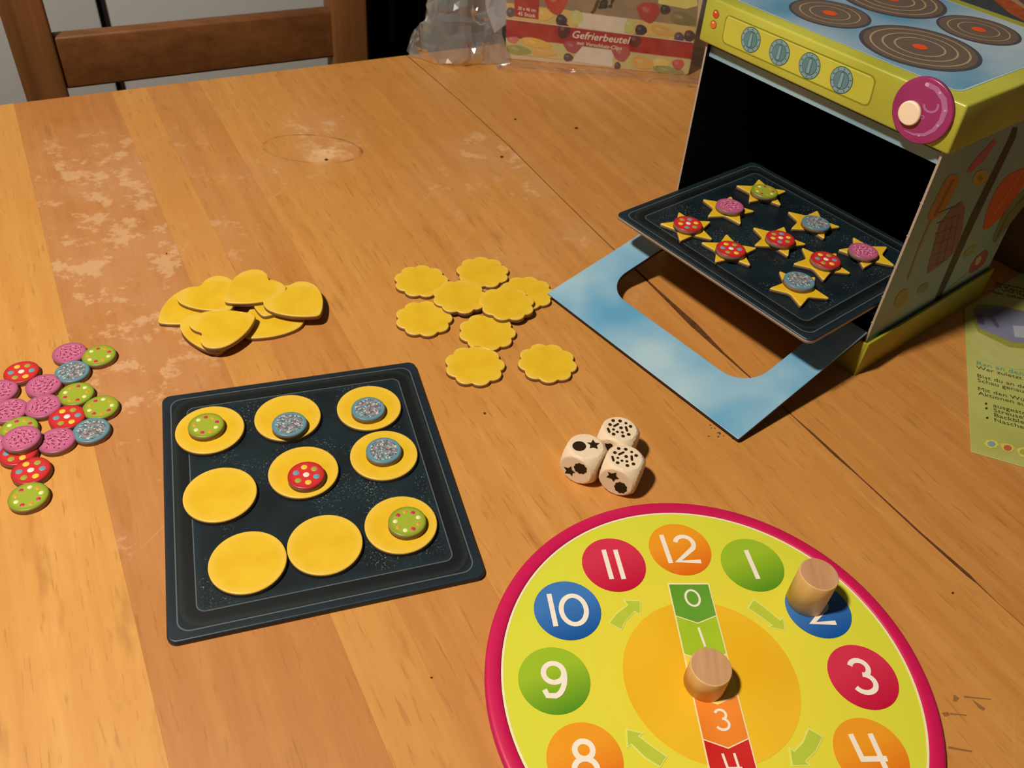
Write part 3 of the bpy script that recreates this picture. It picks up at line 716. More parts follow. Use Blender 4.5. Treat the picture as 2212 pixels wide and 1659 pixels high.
for (tips, kind, tp, where, desc) in stars:
    P3 = [at(*c5(*t), T2TOP+CT) for t in tips]; cen = sum(P3)/5
    ph = sum(np.exp(5j*math.atan2(p[1]-cen[1], p[0]-cen[0])) for p in P3); rot = float(np.angle(ph))/5
    V, Fc, MI, SM = slab_geo([star_o], 0, CT, .0016)
    if ref is None: o = add('star_cookie', V, Fc, [COOKIE, CARD], None, MI, SM); ref = o
    else: o = ref.copy(); COL.objects.link(o)
    o.location = (cen[0], cen[1], T2TOP); o.rotation_euler = (0, 0, rot)
    tag(o, 'yellow star cookie under a %s topping, %s' % (desc, where), 'game piece', 'star cookies on the oven tray')
    topping(kind, *c5(*tp), T2TOP+CT, '%s topping on star cookie %s' % (desc, where), 'toppings on the oven tray', random.choice([0, 40, 75, 120]))

# flower cookies on the table
fl = lambda x, y: (840+x*.18987, 540+y*.18987)
def flower_outline(R_=.0535, n=9):
    o = []
    for i in range(n*10):
        t = 2*math.pi*i/(n*10); o.append(((R_*(.875+.125*abs(math.cos(n*t/2))**.8))*math.cos(t), (R_*(.875+.125*abs(math.cos(n*t/2))**.8))*math.sin(t)))
    return o
flowers = [((370, 345), 0, 95, 'furthest left in the back of the flower group'), ((1070, 245), 0, 20, 'furthest back, alone behind the group'),
           ((1575, 475), 0, 5, 'half under another one at the blue door\'s left corner'), ((810, 522), CT*.8, 90, 'touching its neighbours in the middle of the group'),
           ((1345, 600), CT*1.02, 60, 'lying on top of the one by the door corner'), ((400, 770), 0, 90, 'on the left, just in front of the back left one'),
           ((1120, 925), 0, 85, 'in front of the overlapping pair'), ((980, 1305), 0, 10, 'nearest the flat tray'), ((1805, 1275), 0, 75, 'front right, alone between the tray and the door')]
ref = None
for (c, z, r, w_) in flowers:
    o = cookie('flower_cookie', flower_outline(), *fl(*c), z, math.radians(r), 'yellow scalloped flower cookie, '+w_, 'flower cookies on the table', ref); ref = ref or o
# heart cookies in a heap
ht = lambda x, y: (340+x*.18083, 570+y*.18083)
half = [(0, -.54), (.05, -.525), (.18, -.42), (.34, -.24), (.46, -.02), (.505, .18), (.46, .34), (.36, .44), (.23, .46), (.12, .43), (.05, .385), (0, .365)]
def smooth_open(pts, n=4):
    P2 = [np.array(p) for p in pts]; o = []
    for i in range(len(P2)-1):
        p0 = P2[max(i-1, 0)]; p1 = P2[i]; p2 = P2[i+1]; p3 = P2[min(i+2, len(P2)-1)]
        for k in range(n):
            t = k/n; o.append(tuple(.5*((2*p1)+(-p0+p2)*t+(2*p0-5*p1+4*p2-p3)*t*t+(-p0+3*p1-3*p2+p3)*t**3)))
    return o+[tuple(P2[-1])]
hp = smooth_open(half, 3); HS = .108
heart = [(x*HS, y*HS) for x, y in hp] + [(-x*HS, y*HS) for x, y in hp[-2:0:-1]]
def tipang(c, t, z):       # direction of the tip, from the photograph
    a = at(*ht(*c), z); b = at(*ht(*t), z); return math.atan2(b[1]-a[1], b[0]-a[0])+math.pi/2
hearts = [((360, 530), (130, 640), 0, 'lowest at the far left of the heap'),
          ((680, 815), (720, 1010), 0, 'at the very bottom of the front stack'),
          ((650, 780), (640, 960), CT, 'second from the bottom in the front stack'),
          ((790, 735), (1080, 640), CT*2, 'on top of the front stack'),
          ((1335, 680), (1090, 850), 0, 'lying flat in the front right of the heap'),
          ((1420, 395), (1300, 570), CT, 'mostly covered, under the far right one'),
          ((650, 370), (830, 510), CT, 'back left, leaning over the leftmost one'),
          ((1130, 290), (850, 430), CT*2, 'furthest back, on top'),
          ((1680, 440), (1935, 610), CT*2, 'furthest right, on top')]
ref = None
for (c, t, z, w_) in hearts:
    o = cookie('heart_cookie', heart, *ht(*c), z, tipang(c, t, z), 'yellow heart cookie in the heap, '+w_, 'heart cookies in the heap', ref); ref = ref or o
# loose toppings at the left
lc = lambda x, y: (x*.24106, 720+y*.24106)
loose = [('pink', 620, 170, 0, 'furthest back'), ('green', 885, 192, 0, 'back right, beside the furthest back pink one'), ('blue', 645, 338, 0, 'under the furthest back pink one\'s front edge'),
         ('red', 190, 342, 0, 'furthest back on the left'), ('pink', -5, 512, 0, 'cut by the left picture edge, behind the others'), ('pink', 388, 460, 0, 'in front of the back red one'),
         ('green', 680, 537, 0, 'between two pink ones and the back blue one'), ('green', 900, 656, 0, 'furthest right in the pile'), ('pink', 80, 685, 0, 'left, second in from the picture edge'),
         ('pink', 382, 645, 0, 'in the middle, left of a green one'), ('red', 600, 745, 0, 'in the middle, behind the right blue one'), ('green', 168, 850, 0, 'half hidden under the raised pink one'),
         ('blue', 818, 862, 0, 'on the right in front'), ('red', 160, 1062, 0, 'below the raised pink one, mostly covered'), ('pink', 188, 935, 1, 'raised, lying across a green and a red one'),
         ('pink', 505, 953, 0, 'left of the front blue one'), ('red', 275, 1225, 0, 'second from the front'), ('green', 252, 1457, 0, 'nearest the viewer'), ('pink', -100, 1010, 0, 'barely showing at the left picture edge')]
DESC = {'pink': 'pink sprinkled topping', 'green': 'green dotted topping', 'blue': 'blue speckled topping', 'red': 'red dotted topping'}
for k, (kind, x, y, lv_, w_) in enumerate(loose):
    topping(kind, *lc(x, y), (TOPT+.0006)*lv_, '%s in the pile, %s' % (DESC[kind], w_), 'loose toppings at the left', {'green': k*37, 'red': 20, 'blue': k*30, 'pink': k*50}[kind])

# ================================================================== DICE
DS = .0575
def die_mesh(n=22):
    V, Fc = [], []; R_ = DS*.672; h = DS/2
    for ax in range(3):
        for sg in (-1, 1):
            k0 = len(V)
            for j in range(n+1):
                for i in range(n+1):
                    v = np.zeros(3); v[ax] = sg; v[(ax+1) % 3] = math.tan((2*i/n-1)*math.pi/4); v[(ax+2) % 3] = math.tan((2*j/n-1)*math.pi/4)*sg
                    d = v/np.linalg.norm(v); r = min(h/abs(d).max(), R_); V.append(tuple(d*r))
            for j in range(n):
                for i in range(n):
                    a = k0+j*(n+1)+i; Fc.append((a, a+1, a+n+2, a+n+1))
    return V, Fc
DV, DF = die_mesh()
def die(px, py, ang, label):
    T = at(px, py, DS); c = np.array([T[0], T[1], DS/2])
    R3 = np.array([[math.cos(ang), -math.sin(ang), 0], [math.sin(ang), math.cos(ang), 0], [0, 0, 1]])
    o = add('wooden_die', [R3 @ np.array(v)+c for v in DV], DF, DIEW, None, None, True, loc=(c[0], c[1], 0))
    bm = bmesh.new(); bm.from_mesh(o.data); bmesh.ops.remove_doubles(bm, verts=bm.verts, dist=1e-5)
    bm.edges.ensure_lookup_table()
    for e in bm.edges:
        if len(e.link_faces) == 2 and e.calc_face_angle(0) > math.radians(14): e.smooth = False
    bm.to_mesh(o.data); bm.free()
    tag(o, label, 'die', 'wooden dice'); return o, c, np.array([math.cos(ang), math.sin(ang), 0])
cd = lambda x, y: (1180+x*.12658, 880+y*.12658)
def on_top(d, pts, name='printed_mark'):
    decal(name, [at(*cd(*p), DS+.0002) for p in pts], INK, d[0], (0, 0, .0003))
def on_front(d, pts, name='printed_mark'):
    p0 = d[1]+d[2]*(DS/2+.0002); decal(name, [hit(*cd(*p), p0, d[2]) for p in pts], INK, d[0], tuple(d[2]*.0003))
def ell(x, y, a, b, r=0, n=20, bump=0, k=9): 
    o = []
    for i in range(n):
        t = 2*math.pi*i/n; q = 1+bump*math.cos(k*t); X, Y = a*q*math.cos(t), b*q*math.sin(t); o.append((x+X*math.cos(r)-Y*math.sin(r), y+X*math.sin(r)+Y*math.cos(r)))
    return o
d3 = die(1351, 988, math.radians(-111.4), 'wooden die in front, speckles on top, star and flower in front')
d1 = die(1267, 963.6, math.radians(-116.6), 'wooden die on the left with a black circle and star on top')
d2 = die(1339.5, 925.6, math.radians(-112), 'wooden die at the back, speckles on top, dark heart in front')
for d, pts, pills in ((d3, [(1235, 703, 1), (1355, 716, 1), (1456, 762, .8), (1170, 772, 1), (1362, 840, 1), (1533, 822, 1), (1220, 863, .75), (1290, 910, .8), (1375, 922, .8), (1217, 945, 1), (1487, 966, 1), (1383, 993, 1)], [((1243, 803), (1315, 768)), ((1128, 843), (1147, 907)), ((1455, 835), (1462, 898))]),
                      (d2, [(1140, 226, 1), (1258, 233, 1), (1358, 270, .8), (1088, 294, 1), (1275, 349, 1), (1437, 325, 1), (1146, 378, .8), (1212, 419, .8), (1298, 427, .8), (1148, 457, 1), (1406, 462, 1), (1310, 490, 1)], [((1160, 320), (1222, 285)), ((1052, 362), (1076, 420)), ((1358, 338), (1378, 398))])):
    for x, y, s_ in pts: on_top(d, ell(x, y, 33*s_, 24*s_, .15, 14), 'printed_dot')
    for (a, b) in pills:
        dx, dy = b[0]-a[0], b[1]-a[1]; L = math.hypot(dx, dy); nx, ny = -dy/L, dx/L; th = math.atan2(dy, dx); rr = 21
        pp = [(b[0]+rr*math.cos(th+t), b[1]+rr*.8*math.sin(th+t)) for t in np.linspace(-1.57, 1.57, 7)] + [(a[0]+rr*math.cos(th+t), a[1]+rr*.8*math.sin(th+t)) for t in np.linspace(1.57, 4.71, 7)]
        on_top(d, pp, 'printed_bar')
on_top(d1, ell(562, 662, 117, 83, .06, 30), 'printed_circle')
on_top(d1, [(797, 548), (835, 603), (915, 612), (862, 650), (882, 710), (808, 688), (738, 697), (755, 648), (692, 600), (765, 602)], 'printed_star')
on_front(d1, [(300, 1012), (378, 1035), (425, 1003), (440, 1070), (497, 1110), (452, 1120), (440, 1175), (400, 1130), (318, 1122), (342, 1075)], 'printed_star')
on_front(d1, ell(583, 1043, 115, 82, .5, 72, .055), 'printed_flower')
on_front(d3, [(1050, 1097), (1120, 1128), (1195, 1108), (1192, 1168), (1243, 1218), (1175, 1225), (1148, 1268), (1112, 1215), (1025, 1188), (1070, 1150)], 'printed_star')
on_front(d3, ell(1270, 1368, 112, 88, .5, 72, .055), 'printed_flower')
on_front(d2, roundpoly([(998, 608), (1050, 622), (1095, 610), (1138, 640), (1120, 695), (1045, 745), (1015, 670)], 14), 'printed_heart')

# ================================================================== CLOCK
CZ = .0105; CC = at(0, 0, CZ)*0; CC = np.array([.29060, .57620, 0]); CTH = 1.69299
ck = empty('toy_clock', (CC[0], CC[1], 0), 'large round cardboard clock face with magenta rim and coloured number buttons', 'toy')
ex = np.array([math.sin(CTH), -math.cos(CTH), 0]); ey = np.array([math.cos(CTH), math.sin(CTH), 0])
def CL(x, y, z=CZ): return CC + x*ex + y*ey + np.array([0, 0, z])
def lathe(name, prof, mats, parent, mi=None, n=128):
    V = [CL(r*math.cos(2*math.pi*i/n), r*math.sin(2*math.pi*i/n), z) for (r, z) in prof for i in range(n)]; Fc = []; MI = []
    for j in range(len(prof)-1):
        for i in range(n):
            k = (i+1) % n; Fc.append((j*n+i, j*n+k, (j+1)*n+k, (j+1)*n+i)); MI.append(mi[j] if mi else 0)
    return add(name, V, Fc, mats, parent, MI, True)
MGR = flat('rim_magenta', (206, 24, 88), .4); MGD = flat('rim_magenta_edge', (188, 22, 84), .45)
lathe('rim', [(.268, 0), (.2872, 0), (.2888, .003), (.2888, .0085), (.2870, .0112), (.2835, .0122), (.276, .0123), (.2705, .0118), (.2685, .0106), (.268, .0)], [MGR, MGD], ck, [1, 1, 1, 1, 0, 0, 0, 0, 0])
kf = NT('clock_face_yellow', .38, .5); pf = kf.pos(True); df_ = kf.vmath('DISTANCE', pf, tuple(CL(0, 0, CZ)))
kf.color(kf.mix(kf.ramp(kf.math('DIVIDE', df_, .27), [(.45, 0.), (.95, 1.)]), lin((236, 222, 66)), lin((222, 224, 66))))
V, Fc, MI, SM = slab_geo([circle(0, 0, .2682, 128)], 0, CZ, .0004); add('face', [CL(*v) for v in V], Fc, [kf.m, CARD], ck, MI, None)
n_ = 128; V = []; Fc = []
for i in range(n_):
    t = 2*math.pi*i/n_; V += [CL(.2652*math.cos(t), .2652*math.sin(t), CZ+.0004), CL(.2682*math.cos(t), .2682*math.sin(t), CZ+.0004)]
for i in range(n_): j = (i+1) % n_; Fc.append((2*i, 2*i+1, 2*j+1, 2*j))
CREAM = flat('cream_line', (246, 236, 196), .4)
add('white_ring', V, Fc, CREAM, ck)
OY = m_cloudy('orange_yellow_print', (240, 184, 30), (248, 198, 46), 6, .38)
decal('inner_disc', [CL(x, y) for x, y in circle(0, 0, .1132, 72)], OY, ck, (0, 0, .0003))
# digits as strokes: unit box, width about .6, height 1, origin at the centre
def arcp(cx, cy, rx, ry, a0, a1, n=14): return [(cx+rx*math.cos(math.radians(a0+(a1-a0)*i/n)), cy+ry*math.sin(math.radians(a0+(a1-a0)*i/n))) for i in range(n+1)]
GL = {'0': [arcp(0, 0, .34, .44, 0, 360, 30)], '1': [[(-.06, .5), (.04, -.5)]], '2': [arcp(0, .17, .27, .27, 165, -30, 12)+[(-.30, -.44), (.36, -.44)]],
      '3': [arcp(-.02, .23, .24, .22, 160, -72, 14), arcp(-.03, -.20, .29, .25, 84, -155, 16)],
      '4': [[(-.34, .5), (-.26, -.12), (.36, -.12)], [(.16, .5), (.24, -.5)]], '5': [[(.28, .44), (-.22, .44), (-.26, .06)]+arcp(-.02, -.16, .28, .28, 120, -150, 14)],
      '6': [[(.18, .46), (-.20, .06)]+arcp(0, -.18, .26, .26, 160, 520, 20)], '7': [[(-.3, .44), (.3, .44), (-.06, -.5)]],
      '8': [arcp(0, .23, .215, .21, 0, 360, 22), arcp(0, -.22, .27, .24, 0, 360, 24)], '9': [arcp(0, .19, .26, .26, 0, 360, 22), arcp(-.06, .12, .33, .56, 10, -78, 12)+[(-.20, -.42), (-.27, -.26)]]}
NW = flat('number_white', (250, 238, 226), .4)
def number(txt, cx, cy, h, parent, z, w=.135, mat=None):
    V, Fc = [], []; adv = {'1': .34}
    ws = [adv.get(c, .80) for c in txt]; tot = sum(ws); x = -tot/2
    for c, cw in zip(txt, ws):
        for pi_, pl_ in enumerate(GL[c]):
            P2 = [((x+cw/2+px_)*h, py_*h) for px_, py_ in pl_]
            closed = math.hypot(P2[0][0]-P2[-1][0], P2[0][1]-P2[-1][1]) < 1e-6
            n = len(P2); k0 = len(V)
            for i in range(n):
                a = P2[i-1] if i else (P2[-2] if closed else P2[0]); b = P2[i+1] if i < n-1 else (P2[1] if closed else P2[-1])
                d = np.array(b)-np.array(a); d = d/np.linalg.norm(d); nn = np.array([-d[1], d[0]])*w*h/2
                if 0 < i < n-1:
                    e = np.array(P2[i])-np.array(P2[i-1]); e = e/np.linalg.norm(e); nn = nn/max(.6, abs(nn @ np.array([-e[1], e[0]]))/(w*h/2))
                for s_ in (1, -1): q = np.array(P2[i])+s_*nn; V.append(CL(cx+q[0], cy+q[1], z+.0003*pi_))
            for i in range(n-1): Fc.append((k0+2*i, k0+2*i+1, k0+2*i+3, k0+2*i+2))
        x += cw
    return add('number', V, Fc, mat or NW, parent)
BCOL = {'orange': ((244, 160, 38), (230, 106, 20)), 'green': ((160, 196, 44), (84, 148, 30)), 'blue': ((66, 124, 200), (14, 84, 168)), 'crimson': ((218, 52, 84), (196, 16, 60))}
order = ['orange', 'green', 'blue', 'crimson']
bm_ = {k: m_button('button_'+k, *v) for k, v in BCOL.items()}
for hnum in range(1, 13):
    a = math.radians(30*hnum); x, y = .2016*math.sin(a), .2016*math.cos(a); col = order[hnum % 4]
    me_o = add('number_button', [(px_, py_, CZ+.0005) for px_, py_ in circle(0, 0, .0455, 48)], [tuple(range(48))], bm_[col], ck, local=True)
    me_o.location = Vector(CL(x, y, 0)-CC); me_o.rotation_euler.z = CTH-math.pi/2
    nb = number(str(hnum), x, y, .050, None, CZ+.0009)
    # numbers ride on their button
    Mi = Matrix.Rotation(-(CTH-math.pi/2), 4, 'Z') @ Matrix.Translation(-Vector(CL(x, y, 0))); nb.data.transform(Mi); nb.parent = me_o
ARG = flat('arrow_green', (190, 206, 66), .4); ARL = flat('arrow_outline', (226, 234, 130), .4)
q6 = lambda x, y: (1030+x*.35507, 1070+y*.35507); q7 = lambda x, y: (1500+x*.3551, 1070+y*.3551)
for qq, pts in ((q6, [(797, 778), (880, 823), (905, 770), (958, 712), (997, 728), (997, 640), (888, 635), (912, 668), (850, 715)]),
                (q6, [(905, 1420), (912, 1542), (940, 1520), (1020, 1600), (1115, 1659), (1160, 1590), (1060, 1520), (990, 1465), (1020, 1448)]),
                (q7, [(358, 630), (320, 688), (390, 735), (465, 790), (443, 800), (553, 827), (540, 735), (520, 757), (440, 690)]),
                (q7, [(690, 1415), (785, 1468), (740, 1560), (680, 1620), (712, 1648), (590, 1648), (573, 1530), (605, 1553), (655, 1500)])):
    w3 = [at(*qq(*p), CZ) for p in pts]; w2 = [(p[0], p[1]) for p in w3]
    if area(w2) < 0: w2 = w2[::-1]
    ao = decal('arrow', [(x, y, CZ) for x, y in w2], ARL, ck, (0, 0, .0006))
    decal('arrow_fill', [(x, y, CZ) for x, y in inset(w2, .0016)], ARG, ao, (0, 0, .0009))
# strip of numbered cells
ys = [.1415, .0908, .0340, -.0235, -.0792, -.1350]; HW = .0278; AP = .0112
ccol = [(96, 156, 44), (162, 194, 36), (240, 214, 60), (236, 132, 40), (204, 34, 34)]
so = decal('number_strip', [CL(x, y) for x, y in ((-HW-.0016, ys[0]+.0016), (HW+.0016, ys[0]+.0016), (HW+.0016, ys[5]-.0016), (0, ys[5]-AP-.002), (-HW-.0016, ys[5]-.0016))], CREAM, ck, (0, 0, .0006))
for k in range(5):
    gq = .0008; t0, t1_ = ys[k]-gq, ys[k+1]+gq
    top = [(-HW, t0), (0, t0-AP), (HW, t0)] if k else [(-HW, t0), (HW, t0)]
    decal('strip_cell', [CL(x, y) for x, y in top+[(HW, t1_), (0, t1_-AP), (-HW, t1_)]], m_cloudy('cell_%d' % k, ccol[k], tuple(min(255, v+14) for v in ccol[k]), 14), so, (0, 0, .0008))
    number(str(k), .001, (ys[k]+ys[k+1])/2-.004 if k else .1185, .0285, so, CZ+.0012, .11)
# wooden pegs
def peg(px, py, h, label, r=.0262):
    p = at(px, py, CZ+h); V, Fc, MI, SM = slab_geo([circle(0, 0, r, 48)], 0, h, .0014)
    for i, f in enumerate(Fc):
        if MI[i] == 0 and len(f) == 4: MI[i] = 1
    o = add('wooden_peg', V, Fc, [PEGT, PEGW], None, MI, SM); o.location = (p[0], p[1], CZ+.0012); tag(o, label, 'game piece', 'wooden pegs on the clock')
peg(1769.5, 1241, .0625, 'tall wooden peg standing on the blue number two of the clock')
peg(1536, 1441, .0400, 'short wooden peg standing in the middle of the clock')

# ================================================================== LEAFLET
lq = lambda x, y: (2050+x*.2592, 580+y*.2592)
LZ = .0022
k_ = NT('leaflet_green', .45, .4); pp = k_.pos(); k_.color(k_.mix(k_.ramp(k_.noise(pp, 5, 2), [(.35, 0.), (.65, 1.)]), lin((172, 176, 90)), lin((196, 198, 122))))
A_ = at(2082, 650, LZ); B_ = at(2098, 975, LZ); eL = (A_-B_)/np.linalg.norm(A_-B_); eR = np.array([eL[1], -eL[0], 0])
# the sheet carries on under the oven's shadow and out of the frame
C3 = B_ + eR*.42*np.array([1, 1, 1]); top_l = at(2083, 682, LZ)
leaf_pts = [B_, B_+eR*.42, B_+eR*.42+eL*.70, B_+eR*.145+eL*.62, top_l+eL*.0]
_m = np.array([[eL[0], -OW[0]], [eL[1], -OW[1]]]); _q = OF(-.0045, 0, 0)-B_; _t = np.linalg.solve(_m, _q[:2])     # where the left edge meets the oven base
leaf_pts = [B_[:2], (B_+eR*.42)[:2], (B_+eR*.42+eL*.62)[:2], OF(-.0045, .62, 0)[:2], (B_+eL*_t[0])[:2]]
lf_o = slab('leaflet', [[tuple(p) for p in leaf_pts]], .0004, LZ, [k_.m, flat('paper_edge', (200, 200, 160), .6)], None, bev=.0003, loc=(B_[0], B_[1], 0))
tag(lf_o, 'green printed instruction leaflet lying to the right of the toy oven', 'paper')
DKG = flat('dark_green_ink', (40, 48, 18), .5); TBL = flat('teal_ink', (64, 150, 160), .5)
bd = at(2203, 805, LZ)-at(2108, 782, LZ); TA = math.atan2(bd[1], bd[0])
def text(s, px, py, size, mat, z, name='text_line', ang=None, parent=None):
    cu = bpy.data.curves.new('t', 'FONT'); cu.body = s; cu.size = size; cu.resolution_u = 2
    to = bpy.data.objects.new('t', cu); me = bpy.data.meshes.new_from_object(to); bpy.data.objects.remove(to)
    p = at(px, py, z); M = Matrix.Translation(Vector((p[0], p[1], z+.0005))) @ Matrix.Rotation(TA if ang is None else ang, 4, 'Z') @ Matrix.Scale(1.12, 4, (1, 0, 0))
    me.transform(M); me.transform(Matrix.Translation(-Vector(wl(parent)))); me.name = name; me.materials.clear(); me.materials.append(mat)
    o = bpy.data.objects.new(name, me); COL.objects.link(o); o.parent = parent; return o
for s_, x, y, sz, m_ in (('Ran an den Ofen', 226, 800, .0172, TBL), ('Wer zuletzt einen', 228, 836, .0150, DKG), ('Bist du an der Reihe', 232, 905, .0150, DKG), ('Schau genau, wo', 235, 943, .0150, DKG),
                        ('Mit den Würfeln', 238, 1014, .0150, DKG), ('Aktionen ausführ', 243, 1052, .0150, DKG), ('ausgestoch', 366, 1154, .0150, DKG), ('Streusel a', 369, 1194, .0150, DKG), ('Backblech', 372, 1234, .0150, DKG), ('Naschen', 375, 1276, .0150, DKG),
                        ('Backofen A', 395, 128, .0150, DKG), ('die Kammer, L', 360, 146, .0150, DKG), ('und legt', 440, 186, .0150, DKG), ('rfeln nehmen', 330, 196, .0150, DKG)):
    text(s_, *lq(x, y), sz, m_, LZ, parent=lf_o)
for (x, y) in ((308, 1128), (311, 1166), (317, 1246)):
    decal('bullet', [at(*lq(x+11*math.cos(t), y+9*math.sin(t)), LZ) for t in np.linspace(0, 5.8, 12)], DKG, lf_o)
def lpoly(name, pts, rgb, lift=.0006): decal(name, [at(*lq(*p), LZ) for p in pts], flat('leaf_%d_%d_%d' % rgb, rgb, .5, .3, .1), lf_o, (0, 0, lift))
lpoly('pale_circle', ell(560, 640, 380, 200, .1, 40), (186, 188, 116), .0003)
lpoly('picture_border', [(235, 300), (430, 310), (900, 420), (900, 700), (500, 655), (240, 530), (195, 420)], (150, 152, 66), .0006)
lpoly('picture_tray', [(200, 340), (420, 320), (900, 430), (900, 640), (520, 615), (250, 500)], (126, 130, 160), .0009)
lpoly('picture_shape', roundpoly([(225, 400), (260, 380), (300, 440), (285, 475), (240, 460)], 14), (104, 92, 124), .0012)
lpoly('picture_shape', roundpoly([(340, 415), (380, 420), (420, 480), (405, 505), (370, 470)], 14), (104, 92, 124), .0012)
lpoly('picture_card', [(530, 480), (700, 490), (700, 590), (545, 575)], (168, 172, 192), .0012)
lpoly('picture_flower', ell(352, 1464, 58, 34, .15, 54, .09, 8), (214, 206, 88)); lpoly('flower_centre', ell(352, 1464, 34, 22, .15), (130, 160, 172), .0009)
lpoly('picture_heart', roundpoly([(420, 1462), (470, 1458), (530, 1475), (548, 1505), (515, 1535), (450, 1520)], 26), (222, 190, 96)); lpoly('heart_centre', ell(487, 1498, 34, 24, .2), (188, 104, 66), .0009)
lpoly('picture_star', roundpoly([(560, 1505), (620, 1490), (680, 1530), (650, 1580), (590, 1570)], 16), (222, 200, 96)); lpoly('star_centre', ell(618, 1532, 34, 22, .2), (160, 168, 70), .0009)

# ================================================================== FREEZER BAG CARTON in clear plastic
BL_, BR_ = at(1092, 127, 0), at(1484, 163, 0)
bx = (BR_-BL_); BW = float(np.linalg.norm(bx)); bx = bx/BW; by = np.array([-bx[1], bx[0], 0]); BH = .33; BDp = .22
def BXf(a, b, c): return BL_ + a*bx + b*by + np.array([0, 0, c])
CART = flat('carton_cream', (226, 206, 168), .45, .4, .08, 12)
ca = empty('freezer_bag_carton', BXf(BW/2, BDp/2, 0), 'printed freezer bag carton with red bands and fruit pictures, wrapped in plastic', 'box')
box('carton', 0, BW, 0, BDp, 0, BH, CART, ca, xf=BXf, bev=.003)
k2 = lambda x, y: (880+x*.30741, y*.30741)
def bprint(name, pts, rgb, lift=.0010, parent=ca):
    return decal(name, [hit(*k2(*p), BL_, by) for p in pts], flat('carton_%d_%d_%d' % rgb, rgb, .45, .4, .1, 25), parent, tuple(-by*lift))
bprint('upper_field_shade', [(696, -330), (2060, -200), (2030, 190), (1190, 82), (1130, 70), (696, 20)], (150, 130, 104), .0006)  # shade on the carton's upper part, painted in as a grey-brown colour
bprint('fruit_field', [(696, 20), (1130, 70), (1190, 82), (2030, 190), (2012, 296), (696, 130)], (216, 190, 116), .0006)
bprint('white_field', [(1185, 84), (1545, 128), (1520, 235), (1205, 192)], (224, 214, 200), .0012)
bprint('red_band', [(694, 136), (2011, 302), (1996, 414), (692, 258)], (170, 22, 20), .0008)
bprint('lower_field', [(692, 262), (1995, 418), (1972, 520), (692, 375)], (206, 196, 128), .0008)
bprint('white_lower', [(1210, 325), (1450, 355), (1440, 470), (1160, 430)], (226, 216, 206), .0012)
def fruit(name, x, y, a, b, rgb, rot=0, lift=.0015):
    hi_ = tuple(min(255, int(v*.75+60)) for v in rgb)
    if name == 'strawberry':
        sh = roundpoly([(x-a, y-b*.55), (x-a*.3, y-b*.95), (x+a*.75, y-b*.85), (x+a, y-b*.1), (x+a*.3, y+b), (x-a*.55, y+b*.6)], a*.6, 5)
        o = bprint(name, sh, rgb, lift); bprint('highlight', ell(x-a*.2, y-b*.3, a*.30, b*.22, .5, 12), hi_, lift+.0003, o)
    else:
        o = bprint(name, ell(x, y, a, b, rot+(x % 7)*.05, 26, .05, 3), rgb, lift); bprint('highlight', ell(x-a*.25, y-b*.3, a*.35, b*.28, .3, 12), hi_, lift+.0003, o)
for f in (('strawberry', 1040, 20, 90, 95, (190, 62, 52)), ('strawberry', 1690, 90, 88, 80, (178, 60, 50)), ('blueberry', 1082, 140, 40, 38, (58, 44, 54)), ('blueberry', 1640, 210, 42, 38, (52, 40, 50)),
          ('blueberry', 1812, 66, 36, 34, (44, 40, 40)), ('blueberry', 728, 85, 34, 34, (92, 84, 100)), ('blueberry', 1982, 252, 40, 40, (60, 42, 46)), ('blueberry', 1908, 262, 36, 36, (92, 72, 106)), ('peach', 960, 100, 60, 45, (232, 196, 104)),
          ('peach', 1790, 215, 90, 32, (214, 172, 90)), ('kiwi', 1190, 120, 45, 50, (206, 206, 128)), ('kiwi', 1560, 180, 35, 50, (198, 198, 118)), ('grape', 1100, 215, 44, 58, (86, 22, 26)), ('grape', 1600, 285, 42, 46, (86, 24, 26)),
          ('strawberry', 1160, 330, 70, 50, (176, 72, 84)), ('strawberry', 1500, 380, 70, 60, (176, 78, 84)), ('strawberry', 740, 280, 46, 26, (214, 120, 110)), ('strawberry', 1900, 455, 48, 42, (206, 84, 86)), ('peach', 900, 300, 110, 32, (232, 186, 84)), ('peach', 960, 365, 90, 32, (226, 180, 96)),
          ('peach', 1650, 440, 80, 44, (226, 176, 92)), ('peach', 1780, 440, 60, 34, (232, 210, 110)), ('kiwi', 780, 350, 90, 32, (166, 166, 88)), ('kiwi', 1830, 492, 110, 26, (158, 158, 92)), ('blueberry', 1130, 402, 34, 28, (72, 56, 66)), ('blueberry', 1476, 460, 22, 26, (86, 60, 64)),
          ('kiwi', 1930, 130, 90, 45, (128, 122, 70))):
    fruit(f[0], *f[1:5], f[5])
fr_ = bprint('yellow_flap_print', [(1760, -80), (2035, -60), (2040, 40), (1960, 62), (1765, 25)], (226, 218, 120), .0016)
bprint('red_tag', [(752, -40), (925, -20), (922, 134), (752, 112)], (172, 40, 32), .0018)
for i in range(9):
    x0 = 790+i*130; bprint('perforation', stroke([(x0, 136+(x0-694)*.126-14), (x0, 136+(x0-694)*.126+22)], 3), (96, 60, 40), .0020)
bprint('fold_line', stroke([(694, 131), (2012, 297)], 5), (230, 214, 190), .0021)
